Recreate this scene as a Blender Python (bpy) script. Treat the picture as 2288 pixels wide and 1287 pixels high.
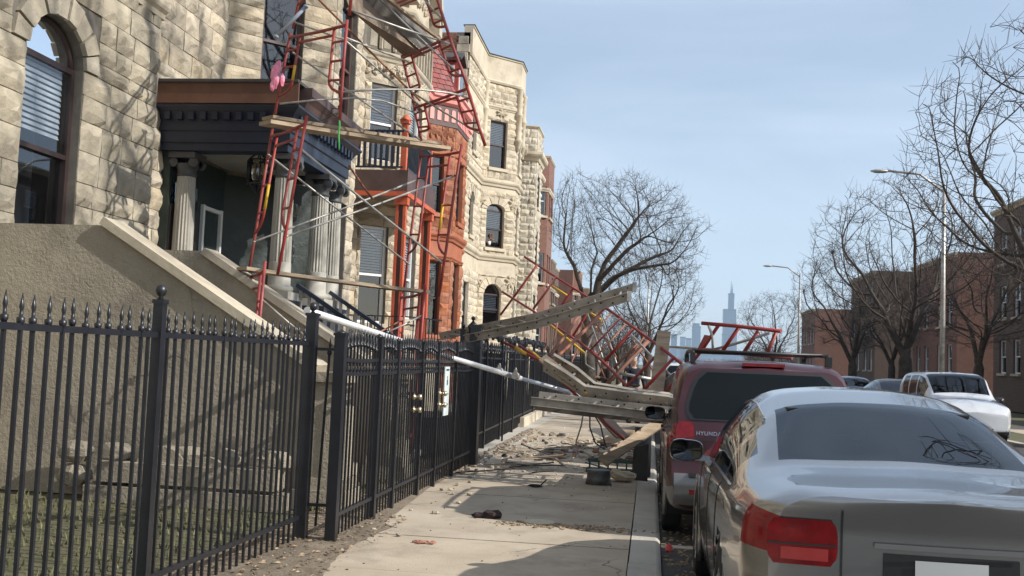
import bpy, math, random
import numpy as np
from mathutils import Vector, Matrix
random.seed(7); rng = np.random.default_rng(5)
for o in list(bpy.data.objects): bpy.data.objects.remove(o)
SC = bpy.context.scene; COL = SC.collection
R = math.radians
# ------------------------------------------------------------------ camera
FPX, CX, CY, HC = 2300.0, 1144.0, 643.5, 1.6
_y = np.array([1455-CX, 815-CY, FPX]); _y /= np.linalg.norm(_y)
_z = np.array([1350.0, -(_y[0]*1350.0+_y[2]*FPX)/_y[1], FPX]); _z /= np.linalg.norm(_z)
_x = np.cross(_y, _z)
MW = np.array([_x, _y, _z])
def at(px, py, X=None, Y=None, Z=None):
    d = MW @ np.array([px-CX, py-CY, FPX])
    t = (Z-HC)/d[2] if Z is not None else (X/d[0] if X is not None else Y/d[1])
    return Vector((0, 0, HC)) + Vector(d*t)
cam_d = bpy.data.cameras.new('camera'); cam = bpy.data.objects.new('camera', cam_d); COL.objects.link(cam)
cam_d.sensor_width = 36; cam_d.lens = 36*FPX/2288; cam_d.clip_start = .1; cam_d.clip_end = 30000
cam.matrix_world = Matrix([[MW[i][0], -MW[i][1], -MW[i][2], (0, 0, HC)[i]] for i in range(3)]+[[0, 0, 0, 1]])
SC.camera = cam
# ------------------------------------------------------------------ sky, sun
SUN_AZ = R(100); SUN_EL = R(34)          # azimuth clockwise from +Y (street direction)
W = bpy.data.worlds.new('World'); SC.world = W; W.use_nodes = True
nt = W.node_tree; bg = nt.nodes['Background']
sky = nt.nodes.new('ShaderNodeTexSky'); sky.sky_type = 'NISHITA'; sky.sun_disc = False
sky.sun_elevation = SUN_EL; sky.sun_rotation = SUN_AZ; sky.air_density = 1.0; sky.dust_density = 1.2; sky.ozone_density = 1.5
tc = nt.nodes.new('ShaderNodeTexCoord'); mp = nt.nodes.new('ShaderNodeMapping'); mp.inputs['Scale'].default_value = (1.2, .8, 5)
nz = nt.nodes.new('ShaderNodeTexNoise'); nz.inputs['Scale'].default_value = 1.6; nz.inputs['Detail'].default_value = 6; nz.inputs['Distortion'].default_value = .6
cr = nt.nodes.new('ShaderNodeValToRGB'); cr.color_ramp.elements[0].position = .42; cr.color_ramp.elements[1].position = .78
cr.color_ramp.elements[0].color = (.34, .34, .34, 1); cr.color_ramp.elements[1].color = (.74, .74, .74, 1)
mx = nt.nodes.new('ShaderNodeMix'); mx.data_type = 'RGBA'
nt.links.new(tc.outputs['Generated'], mp.inputs[0]); nt.links.new(mp.outputs[0], nz.inputs['Vector']); nt.links.new(nz.outputs[0], cr.inputs[0])
nt.links.new(cr.outputs[0], mx.inputs[0]); nt.links.new(sky.outputs[0], mx.inputs[6]); mx.inputs[7].default_value = (5.9, 6.8, 8.0, 1)
nt.links.new(mx.outputs[2], bg.inputs[0]); bg.inputs[1].default_value = .1
sl = bpy.data.lights.new('sun', 'SUN'); sl.energy = 4.2; sl.angle = R(.5); sl.color = (1, .955, .89)
so = bpy.data.objects.new('sun', sl); COL.objects.link(so)
sd = Vector((math.sin(SUN_AZ)*math.cos(SUN_EL), math.cos(SUN_AZ)*math.cos(SUN_EL), math.sin(SUN_EL)))
so.rotation_euler = sd.to_track_quat('Z', 'Y').to_euler()
SC.render.engine = 'CYCLES'
SC.view_settings.view_transform = 'Standard'; SC.view_settings.look = 'None'
SC.view_settings.gamma = 1; SC.view_settings.use_curve_mapping = False; SC.view_settings.exposure = 0.52
# ------------------------------------------------------------------ materials
MATS = {}
def mat(name, a, b=None, rough=.8, metal=0., scale=3., bump=0., bscale=None, var=0., coat=0., spec=.5, dirt=None, dscale=.7, stretch=None):
    """two-tone noise colour, per-piece value variation, bump"""
    if name in MATS: return MATS[name]
    m = bpy.data.materials.new(name); m.use_nodes = True; n = m.node_tree.nodes; l = m.node_tree.links
    p = n['Principled BSDF']; p.inputs['Roughness'].default_value = rough; p.inputs['Metallic'].default_value = metal
    p.inputs['Coat Weight'].default_value = coat; p.inputs['Coat Roughness'].default_value = .04; p.inputs['Specular IOR Level'].default_value = spec
    g = n.new('ShaderNodeNewGeometry'); pos = g.outputs['Position']
    if stretch:
        mpn = n.new('ShaderNodeMapping'); mpn.inputs['Scale'].default_value = stretch; l.new(pos, mpn.inputs[0]); pos = mpn.outputs[0]
    no = n.new('ShaderNodeTexNoise'); no.inputs['Scale'].default_value = scale; no.inputs['Detail'].default_value = 7; no.inputs['Roughness'].default_value = .62
    l.new(pos, no.inputs['Vector'])
    rp = n.new('ShaderNodeValToRGB'); rp.color_ramp.elements[0].position = .35; rp.color_ramp.elements[1].position = .66
    rp.color_ramp.elements[0].color = (*a, 1); rp.color_ramp.elements[1].color = (*(b or a), 1); l.new(no.outputs[0], rp.inputs[0])
    c = rp.outputs[0]
    if dirt:
        n2 = n.new('ShaderNodeTexNoise'); n2.inputs['Scale'].default_value = dscale; n2.inputs['Detail'].default_value = 9; n2.inputs['Roughness'].default_value = .7
        l.new(pos, n2.inputs['Vector'])
        r2 = n.new('ShaderNodeValToRGB'); r2.color_ramp.elements[0].position = .5; r2.color_ramp.elements[1].position = .72
        r2.color_ramp.elements[1].color = (.85, .85, .85, 1); l.new(n2.outputs[0], r2.inputs[0])
        m2 = n.new('ShaderNodeMix'); m2.data_type = 'RGBA'; l.new(r2.outputs[0], m2.inputs[0]); l.new(c, m2.inputs[6]); m2.inputs[7].default_value = (*dirt, 1); c = m2.outputs[2]
    if var:
        oi = n.new('ShaderNodeObjectInfo'); ad = n.new('ShaderNodeMath'); ad.operation = 'ADD'
        l.new(oi.outputs['Random'], ad.inputs[0]); l.new(g.outputs['Random Per Island'], ad.inputs[1])
        fr = n.new('ShaderNodeMath'); fr.operation = 'FRACT'; l.new(ad.outputs[0], fr.inputs[0])
        mr = n.new('ShaderNodeMapRange'); mr.inputs[3].default_value = 1-var; mr.inputs[4].default_value = 1+var; l.new(fr.outputs[0], mr.inputs[0])
        hs = n.new('ShaderNodeHueSaturation'); l.new(mr.outputs[0], hs.inputs['Value']); l.new(c, hs.inputs['Color'])
        mr2 = n.new('ShaderNodeMapRange'); mr2.inputs[3].default_value = 1+var*.6; mr2.inputs[4].default_value = 1-var*.6; l.new(oi.outputs['Random'], mr2.inputs[0]); l.new(mr2.outputs[0], hs.inputs['Saturation'])
        c = hs.outputs[0]
    l.new(c, p.inputs['Base Color'])
    if bump:
        n3 = n.new('ShaderNodeTexNoise'); n3.inputs['Scale'].default_value = bscale or scale*4; n3.inputs['Detail'].default_value = 8; n3.inputs['Roughness'].default_value = .65
        l.new(pos, n3.inputs['Vector']); bn = n.new('ShaderNodeBump'); bn.inputs['Strength'].default_value = bump; bn.inputs['Distance'].default_value = .03
        l.new(n3.outputs[0], bn.inputs['Height']); l.new(bn.outputs[0], p.inputs['Normal'])
    MATS[name] = m; return m
def brick_mat(name, c1, c2, mortar, bw=.2, rh=.075, rough=.85):
    m = mat(name, c1, c2, rough=rough, scale=2, bump=.2, bscale=30); n = m.node_tree.nodes; l = m.node_tree.links
    g = n['Geometry']; sp = n.new('ShaderNodeSeparateXYZ'); l.new(g.outputs['Position'], sp.inputs[0])
    ad = n.new('ShaderNodeMath'); ad.operation = 'ADD'; l.new(sp.outputs[0], ad.inputs[0]); l.new(sp.outputs[1], ad.inputs[1])
    cb = n.new('ShaderNodeCombineXYZ'); l.new(ad.outputs[0], cb.inputs[0]); l.new(sp.outputs[2], cb.inputs[1])
    b = n.new('ShaderNodeTexBrick'); b.inputs['Scale'].default_value = 1; b.inputs['Brick Width'].default_value = bw; b.inputs['Row Height'].default_value = rh
    b.inputs['Mortar Size'].default_value = .012; b.inputs['Color1'].default_value = (*c1, 1); b.inputs['Color2'].default_value = (*c2, 1); b.inputs['Mortar'].default_value = (*mortar, 1)
    l.new(cb.outputs[0], b.inputs['Vector'])
    mxx = n.new('ShaderNodeMix'); mxx.data_type = 'RGBA'; mxx.inputs[0].default_value = .25
    l.new(b.outputs[0], mxx.inputs[6]); l.new(n['Color Ramp'].outputs[0], mxx.inputs[7]); l.new(mxx.outputs[2], n['Principled BSDF'].inputs['Base Color'])
    bn = n['Bump']; iv = n.new('ShaderNodeMath'); iv.operation = 'SUBTRACT'; iv.inputs[0].default_value = 1; l.new(b.outputs['Fac'], iv.inputs[1])
    b2 = n.new('ShaderNodeBump'); b2.inputs['Distance'].default_value = .01; l.new(iv.outputs[0], b2.inputs['Height']); l.new(bn.outputs[0], b2.inputs['Normal']); l.new(b2.outputs[0], n['Principled BSDF'].inputs['Normal'])
    return m
def glass_mat(name, tint=(.5, .55, .6), refl=.12, rough=.02):
    if name in MATS: return MATS[name]
    m = bpy.data.materials.new(name); m.use_nodes = True; n = m.node_tree.nodes; l = m.node_tree.links
    for x in list(n): n.remove(x)
    o = n.new('ShaderNodeOutputMaterial'); t = n.new('ShaderNodeBsdfTransparent'); t.inputs[0].default_value = (*tint, 1)
    gl = n.new('ShaderNodeBsdfGlossy'); gl.inputs['Roughness'].default_value = rough; gl.inputs[0].default_value = (.9, .95, 1, 1)
    fr = n.new('ShaderNodeFresnel'); fr.inputs[0].default_value = 1.5; ad = n.new('ShaderNodeMath'); ad.operation = 'ADD'; ad.inputs[1].default_value = refl; ad.use_clamp = True
    l.new(fr.outputs[0], ad.inputs[0]); mxs = n.new('ShaderNodeMixShader'); l.new(ad.outputs[0], mxs.inputs[0]); l.new(t.outputs[0], mxs.inputs[1]); l.new(gl.outputs[0], mxs.inputs[2]); l.new(mxs.outputs[0], o.inputs[0])
    MATS[name] = m; return m
greystone = mat('greystone', (.36, .3, .215), (.52, .45, .34), rough=.92, scale=1.6, bump=1., bscale=8, var=.2, dirt=(.15, .135, .115), dscale=1.1)
greysmooth = mat('dressed_limestone', (.4, .345, .26), (.5, .44, .335), rough=.85, scale=1.2, bump=.3, bscale=14, var=.06, dirt=(.17, .15, .125), dscale=.9)
creamstone = mat('cream_limestone', (.44, .375, .275), (.58, .51, .39), rough=.92, scale=1.8, bump=.95, bscale=8, var=.15, dirt=(.22, .19, .15), dscale=1.0)
creamsmooth = mat('dressed_cream_stone', (.47, .405, .3), (.58, .51, .39), rough=.85, scale=1., bump=.2, bscale=14, var=.05, dirt=(.25, .215, .165), dscale=.8)
duststone = mat('weathered_stone', (.27, .235, .18), (.4, .355, .27), rough=.92, scale=2., bump=.8, bscale=9, var=.15, dirt=(.15, .14, .12), dscale=.8)
mortar = mat('mortar', (.11, .097, .08), (.17, .15, .125), rough=.95, scale=5)
orangestone = mat('orange_painted_stone', (.27, .095, .045), (.37, .15, .078), rough=.85, scale=2, bump=.9, bscale=10, var=.16, dirt=(.2, .07, .035))
orangesmooth = mat('orange_painted_trim', (.3, .09, .043), (.37, .125, .06), rough=.65, scale=1.4, bump=.2)
slate = mat('red_slate', (.2, .058, .052), (.28, .09, .08), rough=.7, scale=4, bump=.3, var=.22)
pinkp = mat('pink_paint', (.74, .27, .23), (.8, .34, .3), rough=.6)
brownp = mat('brown_paint', (.06, .034, .03), (.1, .058, .05), rough=.55)
terracotta = mat('terracotta_board', (.11, .05, .03), (.17, .08, .048), rough=.6, scale=2, bump=.15)
navyp = mat('navy_paint', (.012, .018, .035), (.02, .028, .05), rough=.45, bump=.1)
fluted = mat('grey_column_paint', (.34, .32, .27), (.44, .42, .36), rough=.6, scale=2, bump=.1)
greenwall = mat('dark_green_paint', (.01, .019, .016), (.022, .035, .03), rough=.5, scale=2, bump=.4)
whitep = mat('white_paint', (.7, .7, .68), (.78, .78, .76), rough=.5)
darkframe = mat('dark_window_frame', (.03, .018, .017), (.045, .028, .026), rough=.45)
blindm = mat('white_blind', (.6, .62, .64), (.72, .74, .75), rough=.7, scale=2, stretch=(.3, .3, 14))
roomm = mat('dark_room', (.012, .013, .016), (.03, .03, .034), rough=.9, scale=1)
glass = glass_mat('window_glass', (.72, .76, .8), .07)
blackiron = mat('black_iron', (.008, .009, .012), (.014, .015, .02), rough=.38, scale=6, spec=.6, bump=.08, bscale=40)
redtube = mat('red_scaffold_paint', (.25, .032, .03), (.36, .055, .048), rough=.5, scale=5, bump=.15, bscale=40, dirt=(.2, .09, .06), dscale=5, var=.1)
rusttube = mat('rusty_tube', (.2, .08, .045), (.3, .13, .08), rough=.75, scale=6, bump=.3, bscale=40, var=.15)
galv = mat('galvanised_tube', (.33, .32, .29), (.5, .49, .46), rough=.45, metal=.45, scale=8, bump=.1, dirt=(.22, .16, .11), dscale=3)
yellowp = mat('yellow_tape', (.62, .36, .02), (.7, .42, .03), rough=.5)
wood = mat('scaffold_plank', (.27, .2, .13), (.44, .34, .235), rough=.85, scale=3, bump=.3, bscale=25, stretch=(1, 1, 7), var=.1, dirt=(.19, .15, .11), dscale=2)
alu = mat('weathered_aluminium', (.31, .275, .225), (.46, .41, .34), rough=.55, metal=.2, scale=4, bump=.12, bscale=30, dirt=(.22, .17, .12), dscale=2.5)
whitealu = mat('bright_pole', (.66, .66, .65), (.76, .76, .75), rough=.35, metal=.3)
concrete = mat('sidewalk_concrete', (.37, .305, .225), (.47, .4, .305), rough=.92, scale=1.1, bump=.25, bscale=50, var=.05, dirt=(.25, .205, .155), dscale=1.6)
def cracks(m, sc, wid, dark):
    n = m.node_tree.nodes; l = m.node_tree.links; p = n['Principled BSDF']; src = p.inputs['Base Color'].links[0].from_socket
    g = n['Geometry']; ns = n.new('ShaderNodeTexNoise'); ns.inputs['Scale'].default_value = 2.2; ns.inputs['Detail'].default_value = 5; l.new(g.outputs['Position'], ns.inputs['Vector'])
    ad = n.new('ShaderNodeMix'); ad.data_type = 'RGBA'; ad.inputs[0].default_value = .35; l.new(g.outputs['Position'], ad.inputs[6]); l.new(ns.outputs['Color'], ad.inputs[7])
    v = n.new('ShaderNodeTexVoronoi'); v.feature = 'DISTANCE_TO_EDGE'; v.inputs['Scale'].default_value = sc; l.new(ad.outputs[2], v.inputs['Vector'])
    r = n.new('ShaderNodeMapRange'); r.inputs[1].default_value = wid*.3; r.inputs[2].default_value = wid; r.inputs[3].default_value = 1; r.inputs[4].default_value = 0; l.new(v.outputs['Distance'], r.inputs[0])
    n2 = n.new('ShaderNodeTexNoise'); n2.inputs['Scale'].default_value = .8; l.new(g.outputs['Position'], n2.inputs['Vector']); r2 = n.new('ShaderNodeMapRange'); r2.inputs[1].default_value = .5; r2.inputs[2].default_value = .6; l.new(n2.outputs[0], r2.inputs[0])
    mu = n.new('ShaderNodeMath'); mu.operation = 'MULTIPLY'; l.new(r.outputs[0], mu.inputs[0]); l.new(r2.outputs[0], mu.inputs[1])
    mx_ = n.new('ShaderNodeMix'); mx_.data_type = 'RGBA'; l.new(mu.outputs[0], mx_.inputs[0]); l.new(src, mx_.inputs[6]); mx_.inputs[7].default_value = (*dark, 1); l.new(mx_.outputs[2], p.inputs['Base Color'])
cracks(concrete, .5, .004, (.17, .145, .115))
kerbm = mat('kerb_concrete', (.4, .37, .315), (.5, .46, .39), rough=.92, scale=3, bump=.4, bscale=30, var=.06, dirt=(.24, .22, .19), dscale=1.5)
asphalt = mat('asphalt', (.045, .044, .043), (.075, .072, .068), rough=.9, scale=8, bump=.5, bscale=80, dirt=(.1, .09, .08), dscale=.8)
dirtm = mat('bare_soil', (.15, .115, .08), (.27, .22, .16), rough=.97, scale=6, bump=.9, bscale=30, dirt=(.08, .06, .045), dscale=3)
lawn = mat('lawn_ground', (.07, .075, .035), (.14, .12, .07), rough=.97, scale=4, bump=.8, bscale=30)
bark = mat('tree_bark', (.035, .028, .022), (.08, .065, .05), rough=.92, scale=6, bump=.6, bscale=20)
twigm = mat('twig_bark', (.045, .034, .027), (.085, .066, .052), rough=.9, scale=3, var=.2)
redbrick = brick_mat('red_brick', (.15, .052, .036), (.24, .095, .062), (.26, .21, .17))
brownbrick = brick_mat('brown_brick', (.085, .05, .036), (.13, .078, .055), (.15, .125, .1))
oldbrick = mat('old_common_brick', (.24, .13, .085), (.36, .23, .16), rough=.92, scale=3, bump=.4, var=.3)
tarroof = mat('tar_roof', (.05, .05, .05), (.08, .078, .075), rough=.95)
rubber = mat('tyre_rubber', (.012, .012, .012), (.02, .02, .02), rough=.85)
# ------------------------------------------------------------------ mesh helpers
ORG = {}
def org(o): return ORG.get(o.name, Vector((0, 0, 0)))
def tag(o, label=None, cat=None, group=None, kind=None):
    if label: o['label'] = label
    if cat: o['category'] = cat
    if group: o['group'] = group
    if kind: o['kind'] = kind
    return o
def thing(name, loc, label, cat, group=None):
    o = bpy.data.objects.new(name, None); COL.objects.link(o); o.empty_display_size = .3
    o.location = loc; ORG[o.name] = Vector(loc); return tag(o, label, cat, group)
class MB:
    def __init__(s): s.v = []; s.f = []; s.sm = []
    def add(s, vs, fs, smooth=False):
        b = len(s.v); s.v += [tuple(x) for x in vs]; s.f += [tuple(i+b for i in f) for f in fs]; s.sm += [smooth]*len(fs); return s
    def box(s, c, d, rz=0., M=None):
        hx, hy, hz = d[0]/2, d[1]/2, d[2]/2
        vs = [Vector((x, y, z)) for x in (-hx, hx) for y in (-hy, hy) for z in (-hz, hz)]
        if M is None: M = Matrix.Rotation(rz, 3, 'Z')
        c = Vector(c); vs = [M @ v + c for v in vs]
        return s.add(vs, [(0, 1, 3, 2), (4, 6, 7, 5), (0, 4, 5, 1), (2, 3, 7, 6), (0, 2, 6, 4), (1, 5, 7, 3)])
    def bar(s, p, q, w, h, up=Vector((0, 0, 1))):
        p, q = Vector(p), Vector(q); d = (q-p); L = d.length; d.normalize()
        a = d.cross(up)
        if a.length < 1e-4: a = d.cross(Vector((1, 0, 0)))
        a.normalize(); b = a.cross(d)
        return s.box((p+q)/2, (w, L, h), M=Matrix((a, d, b)).transposed())
    def tube(s, pts, r, n=8, cap=True):
        pts = [Vector(p) for p in pts]; rs = r if isinstance(r, (list, tuple)) else [r]*len(pts)
        vs = []; pa = None
        for i, p in enumerate(pts):
            d = (pts[min(i+1, len(pts)-1)]-pts[max(i-1, 0)]).normalized()
            if pa is None: a = d.orthogonal().normalized()
            else:
                a = pa - d*pa.dot(d)
                a = a.normalized() if a.length > 1e-5 else d.orthogonal().normalized()
            pa = a; b = d.cross(a)
            vs += [p+(a*math.cos(t)+b*math.sin(t))*rs[i] for t in (2*math.pi*k/n for k in range(n))]
        fs = [(i*n+k, i*n+(k+1) % n, (i+1)*n+(k+1) % n, (i+1)*n+k) for i in range(len(pts)-1) for k in range(n)]
        s.add(vs, fs, True)
        if cap:
            b = len(s.v)-len(vs); s.f += [tuple(b+k for k in reversed(range(n))), tuple(b+(len(pts)-1)*n+k for k in range(n))]; s.sm += [False, False]
        return s
    def lathe(s, c, prof, n=16, M=None, flute=0., fl_n=0):
        c = Vector(c); vs = []
        for r, z in prof:
            for k in range(n):
                rr = r*(1-flute*(k % 2)) if flute and r > 0 else r
                t = 2*math.pi*k/n; v = Vector((rr*math.cos(t), rr*math.sin(t), z)); vs.append((M @ v if M else v)+c)
        m = len(prof); fs = [(i*n+k, i*n+(k+1) % n, (i+1)*n+(k+1) % n, (i+1)*n+k) for i in range(m-1) for k in range(n)]
        s.add(vs, fs, not flute)
        b = len(s.v)-len(vs); s.f += [tuple(b+k for k in reversed(range(n))), tuple(b+(m-1)*n+k for k in range(n))]; s.sm += [False, False]; return s
    def prism(s, pts, z0, z1):
        n = len(pts); vs = [(p[0], p[1], z0) for p in pts]+[(p[0], p[1], z1) for p in pts]
        return s.add(vs, [tuple(reversed(range(n))), tuple(range(n, 2*n))]+[(i, (i+1) % n, n+(i+1) % n, n+i) for i in range(n)])
    def slab(s, pts, t):
        """planar polygon of 3D points thickened by vector t"""
        n = len(pts); pts = [Vector(p) for p in pts]; t = Vector(t)
        return s.add(pts+[p+t for p in pts], [tuple(reversed(range(n))), tuple(range(n, 2*n))]+[(i, (i+1) % n, n+(i+1) % n, n+i) for i in range(n)])
    def blob(s, c, d, seed=0, n=8, m=5, rough=.25, M=None):
        rr = random.Random(seed); vs = []; c = Vector(c)
        for i in range(1, m):
            for k in range(n):
                a = math.pi*i/m; t = 2*math.pi*k/n; q = 1+rr.uniform(-rough, rough)
                v = Vector((d[0]*math.sin(a)*math.cos(t)*q, d[1]*math.sin(a)*math.sin(t)*q, d[2]*math.cos(a)*q)); vs.append((M @ v if M else v)+c)
        vs += [c+Vector((0, 0, d[2])), c-Vector((0, 0, d[2]))]; T = len(vs)-2
        fs = [(i*n+k, (i+1)*n+k, (i+1)*n+(k+1) % n, i*n+(k+1) % n) for i in range(m-2) for k in range(n)]
        fs += [(T, k, (k+1) % n) for k in range(n)]+[(T+1, (m-2)*n+(k+1) % n, (m-2)*n+k) for k in range(n)]
        return s.add(vs, fs, rough < .15)
    def mesh(s, name, m, o=Vector((0, 0, 0))):
        me = bpy.data.meshes.new(name); me.from_pydata([(v[0]-o[0], v[1]-o[1], v[2]-o[2]) for v in s.v], [], s.f)
        me.polygons.foreach_set('use_smooth', s.sm); me.materials.append(m); me.update(); return me
def part(name, mb, m, parent, label=None, kind=None, local=False):
    o_ = Vector((0, 0, 0)) if local else org(parent)
    ob = bpy.data.objects.new(name, mb.mesh(name, m, o_)); COL.objects.link(ob); ob.parent = parent; ORG[ob.name] = o_
    return tag(ob, label, None, None, kind)
def solo(name, mb, m, label, cat, group=None, loc=None, kind=None):
    """a thing that is one mesh; origin at its base centre"""
    vs = np.array(mb.v); c = Vector(((vs[:, 0].min()+vs[:, 0].max())/2, (vs[:, 1].min()+vs[:, 1].max())/2, vs[:, 2].min())) if loc is None else Vector(loc)
    ob = bpy.data.objects.new(name, mb.mesh(name, m, c)); COL.objects.link(ob); ob.location = c; ORG[ob.name] = c
    return tag(ob, label, cat, group, kind)
def struct(name, mb, m):
    ob = bpy.data.objects.new(name, mb.mesh(name, m)); COL.objects.link(ob); ORG[ob.name] = Vector((0, 0, 0)); ob['kind'] = 'structure'; return ob
def kids(o): return [c for c in bpy.data.objects if c.parent == o]
def copy_tree(o, label=None, loc=None, rz=None, sc=None):
    ch = {}
    for c in bpy.data.objects:
        if c.parent: ch.setdefault(c.parent.name, []).append(c)
    def cp(a, par):
        c = a.copy(); COL.objects.link(c); c.parent = par
        for k in ch.get(a.name, []): cp(k, c)
        return c
    r = cp(o, None)
    if label: r['label'] = label
    if loc is not None: r.location = loc; ORG[r.name] = Vector(loc)
    if rz is not None: r.rotation_euler.z = rz
    if sc: r.scale = sc
    return r
# rough-faced ashlar blocks: a pool of unit meshes (x 0..1, z 0..1, y 0 = wall plane, -1 = out)
UNIT = []
for k in range(9):
    rr = random.Random(40+k); vs = []; NX, NZ = 5, 4
    for j in range(NZ):
        for i in range(NX):
            e = (i in (0, NX-1)) or (j in (0, NZ-1))
            x = i/(NX-1)+(0 if i in (0, NX-1) else rr.uniform(-.08, .08)); z = j/(NZ-1)+(0 if j in (0, NZ-1) else rr.uniform(-.09, .09))
            vs.append((x, -(rr.uniform(.15, .4) if e else rr.uniform(.55, 1.3)), z))
    ring = [i for i in range(NX)]+[j*NX+NX-1 for j in range(1, NZ)]+[(NZ-1)*NX+i for i in range(NX-2, -1, -1)]+[j*NX for j in range(NZ-2, 0, -1)]
    b = len(vs); vs += [(vs[i][0], .2, vs[i][2]) for i in ring]
    fs = [(j*NX+i, j*NX+i+1, (j+1)*NX+i+1, (j+1)*NX+i) for j in range(NZ-1) for i in range(NX-1)]
    n_ = len(ring); fs += [(ring[q], b+q, b+(q+1) % n_, ring[(q+1) % n_]) for q in range(n_)]
    UNIT.append((vs, fs))
UM = {}
def unit_mesh(k, m):
    if (k, m.name) not in UM:
        me = bpy.data.meshes.new('rough_block'); me.from_pydata(UNIT[k][0], [], UNIT[k][1]); me.materials.append(m); me.update(); UM[(k, m.name)] = me
    return UM[(k, m.name)]
class Bld:
    def __init__(s, name, loc, label, cat='house', group='row houses along the sidewalk', budget=270):
        s.t = thing(name, loc, label, cat, group); s.st = []; s.wall = {}; s.trim = {}; s.budget = budget
    def w(s, m): return s.wall.setdefault(m.name, (MB(), m))[0]
    def tr(s, m): mb = MB(); s.trim[len(s.trim)] = (mb, m); return mb
    def stones(s, P, u, w, h, depth, m): s.st.append((P, u, w, h, depth, m))
    def done(s):
        s.st.sort(key=lambda a: -a[2]*a[3]*max(.15, min(1, a[1].dot(Vector((1, 0, 0)))+.15))/max(a[0].y, 3)**1.0)
        rest = {}
        for i, (P, u, w, h, dp, m) in enumerate(s.st):
            k = random.randrange(len(UNIT)); n = Vector((u.y, -u.x, 0))
            if i < s.budget:
                ob = bpy.data.objects.new('stone', unit_mesh(k, m)); COL.objects.link(ob); ob.parent = s.t
                ob.location = P-org(s.t); ob.rotation_euler.z = math.atan2(u.y, u.x); ob.scale = (w, dp, h)
            else:
                rest.setdefault(m.name, (MB(), m))[0].add([P+u*(v[0]*w)-n*(v[1]*dp)+Vector((0, 0, v[2]*h)) for v in UNIT[k][0]], UNIT[k][1])
        for nm, (mb, m) in rest.items(): part('stonework', mb, m, s.t, kind='stuff')
        for nm, (mb, m) in s.wall.items(): part('wall', mb, m, s.t)
        for nm, (mb, m) in s.trim.items():
            if mb.v: part('moulding', mb, m, s.t)
def facet(b, P0, P1, z0, z1, ops=(), wm=None, sm=None, ch=.33, dp=.06, wmin=.35, wmax=.8, smooth_z=(), rough=True, step=.3):
    """wall sheet with openings (u0,u1,za,zb,arch_rise) plus ashlar blocks"""
    P0 = Vector((P0[0], P0[1], 0)); P1 = Vector((P1[0], P1[1], 0)); L = (P1-P0).length; u = (P1-P0)/L; n = Vector((u.y, -u.x, 0)); Zv = Vector((0, 0, 1))
    W_ = b.w(wm); pt = lambda a, z, o=0.: P0+u*a+n*o+Zv*z
    us = sorted({0, L}|{x for o in ops for x in o[:2]}); zs = sorted({z0, z1}|{x for o in ops for x in (o[2], o[3]+o[4])})
    for i in range(len(us)-1):
        for j in range(len(zs)-1):
            um, zm = (us[i]+us[i+1])/2, (zs[j]+zs[j+1])/2
            if any(o[0] < um < o[1] and o[2] < zm < o[3]+o[4] for o in ops): continue
            W_.add([pt(us[i], zs[j]), pt(us[i+1], zs[j]), pt(us[i+1], zs[j+1]), pt(us[i], zs[j+1])], [(0, 1, 2, 3)])
    T = b.tr(sm) if sm else W_
    for o in ops:
        a0, a1, za, zb, ri = o; dd = -.3
        W_.add([pt(a0, za), pt(a0, zb), pt(a0, zb, dd), pt(a0, za, dd)], [(0, 1, 2, 3)]); W_.add([pt(a1, za), pt(a1, za, dd), pt(a1, zb, dd), pt(a1, zb)], [(0, 1, 2, 3)])
        W_.add([pt(a0, za), pt(a0, za, dd), pt(a1, za, dd), pt(a1, za)], [(0, 1, 2, 3)])
        if ri == 0: W_.add([pt(a0, zb), pt(a1, zb), pt(a1, zb, dd), pt(a0, zb, dd)], [(0, 1, 2, 3)])
        else:
            N = 10; c = (a0+a1)/2; hw = (a1-a0)/2
            arc = [(c-hw*math.cos(math.pi*k/N), zb+ri*math.sin(math.pi*k/N)) for k in range(N+1)]
            for k in range(N):
                (xa, ya), (xb, yb) = arc[k], arc[k+1]
                W_.add([pt(xa, ya), pt(xb, yb), pt(xb, zb+ri+.001), pt(xa, zb+ri+.001)], [(0, 1, 2, 3)])
                W_.add([pt(xa, ya), pt(xb, yb), pt(xb, yb, dd), pt(xa, ya, dd)], [(0, 1, 2, 3)])
    if not rough: return u, n
    z = z0; sops = [(o[0]-(.3 if o[4] else 0), o[1]+(.3 if o[4] else 0), (o[3] if o[4] else 9e9), o[3]+o[4]+.3) for o in ops if o[4]]
    brk = sorted({o[2] for o in ops}|{o[3] for o in ops}|{x for s_ in sops for x in s_[2:]}|{x for q in smooth_z for x in q}|{z1})
    while z < z1-.05:
        nb = [x for x in brk if x > z+.04]; nx = nb[0] if nb else z1; k = max(1, round((nx-z)/ch)); h = (nx-z)/k*1.0
        if k > 1: h *= random.uniform(.8, 1.15)
        h = min(h, nx-z); zm = z+h/2
        if not any(q[0] < zm < q[1] for q in smooth_z):
            iv = [(0, L)]
            for o in ops:
                lo, hi, cut = o[0], o[1], None
                if o[2] < zm < o[3]: cut = (o[0], o[1])
                elif o[4] and o[3] <= zm < o[3]+o[4]+.3: cut = (o[0]-.3, o[1]+.3)
                if cut: iv = [x for a, c in iv for x in ((a, min(c, cut[0])), (max(a, cut[1]), c)) if x[1]-x[0] > .06]
            for a, c in iv:
                x = a
                while x < c-.02:
                    wd = random.uniform(wmin, wmax)
                    if c-x-wd < wmin*.7: wd = c-x
                    b.stones(pt(x+.006, z+.006), u, wd-.012, h-.012, dp*random.uniform(.8, 1.3), sm if False else b.rm); x += wd
        z += h
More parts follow.
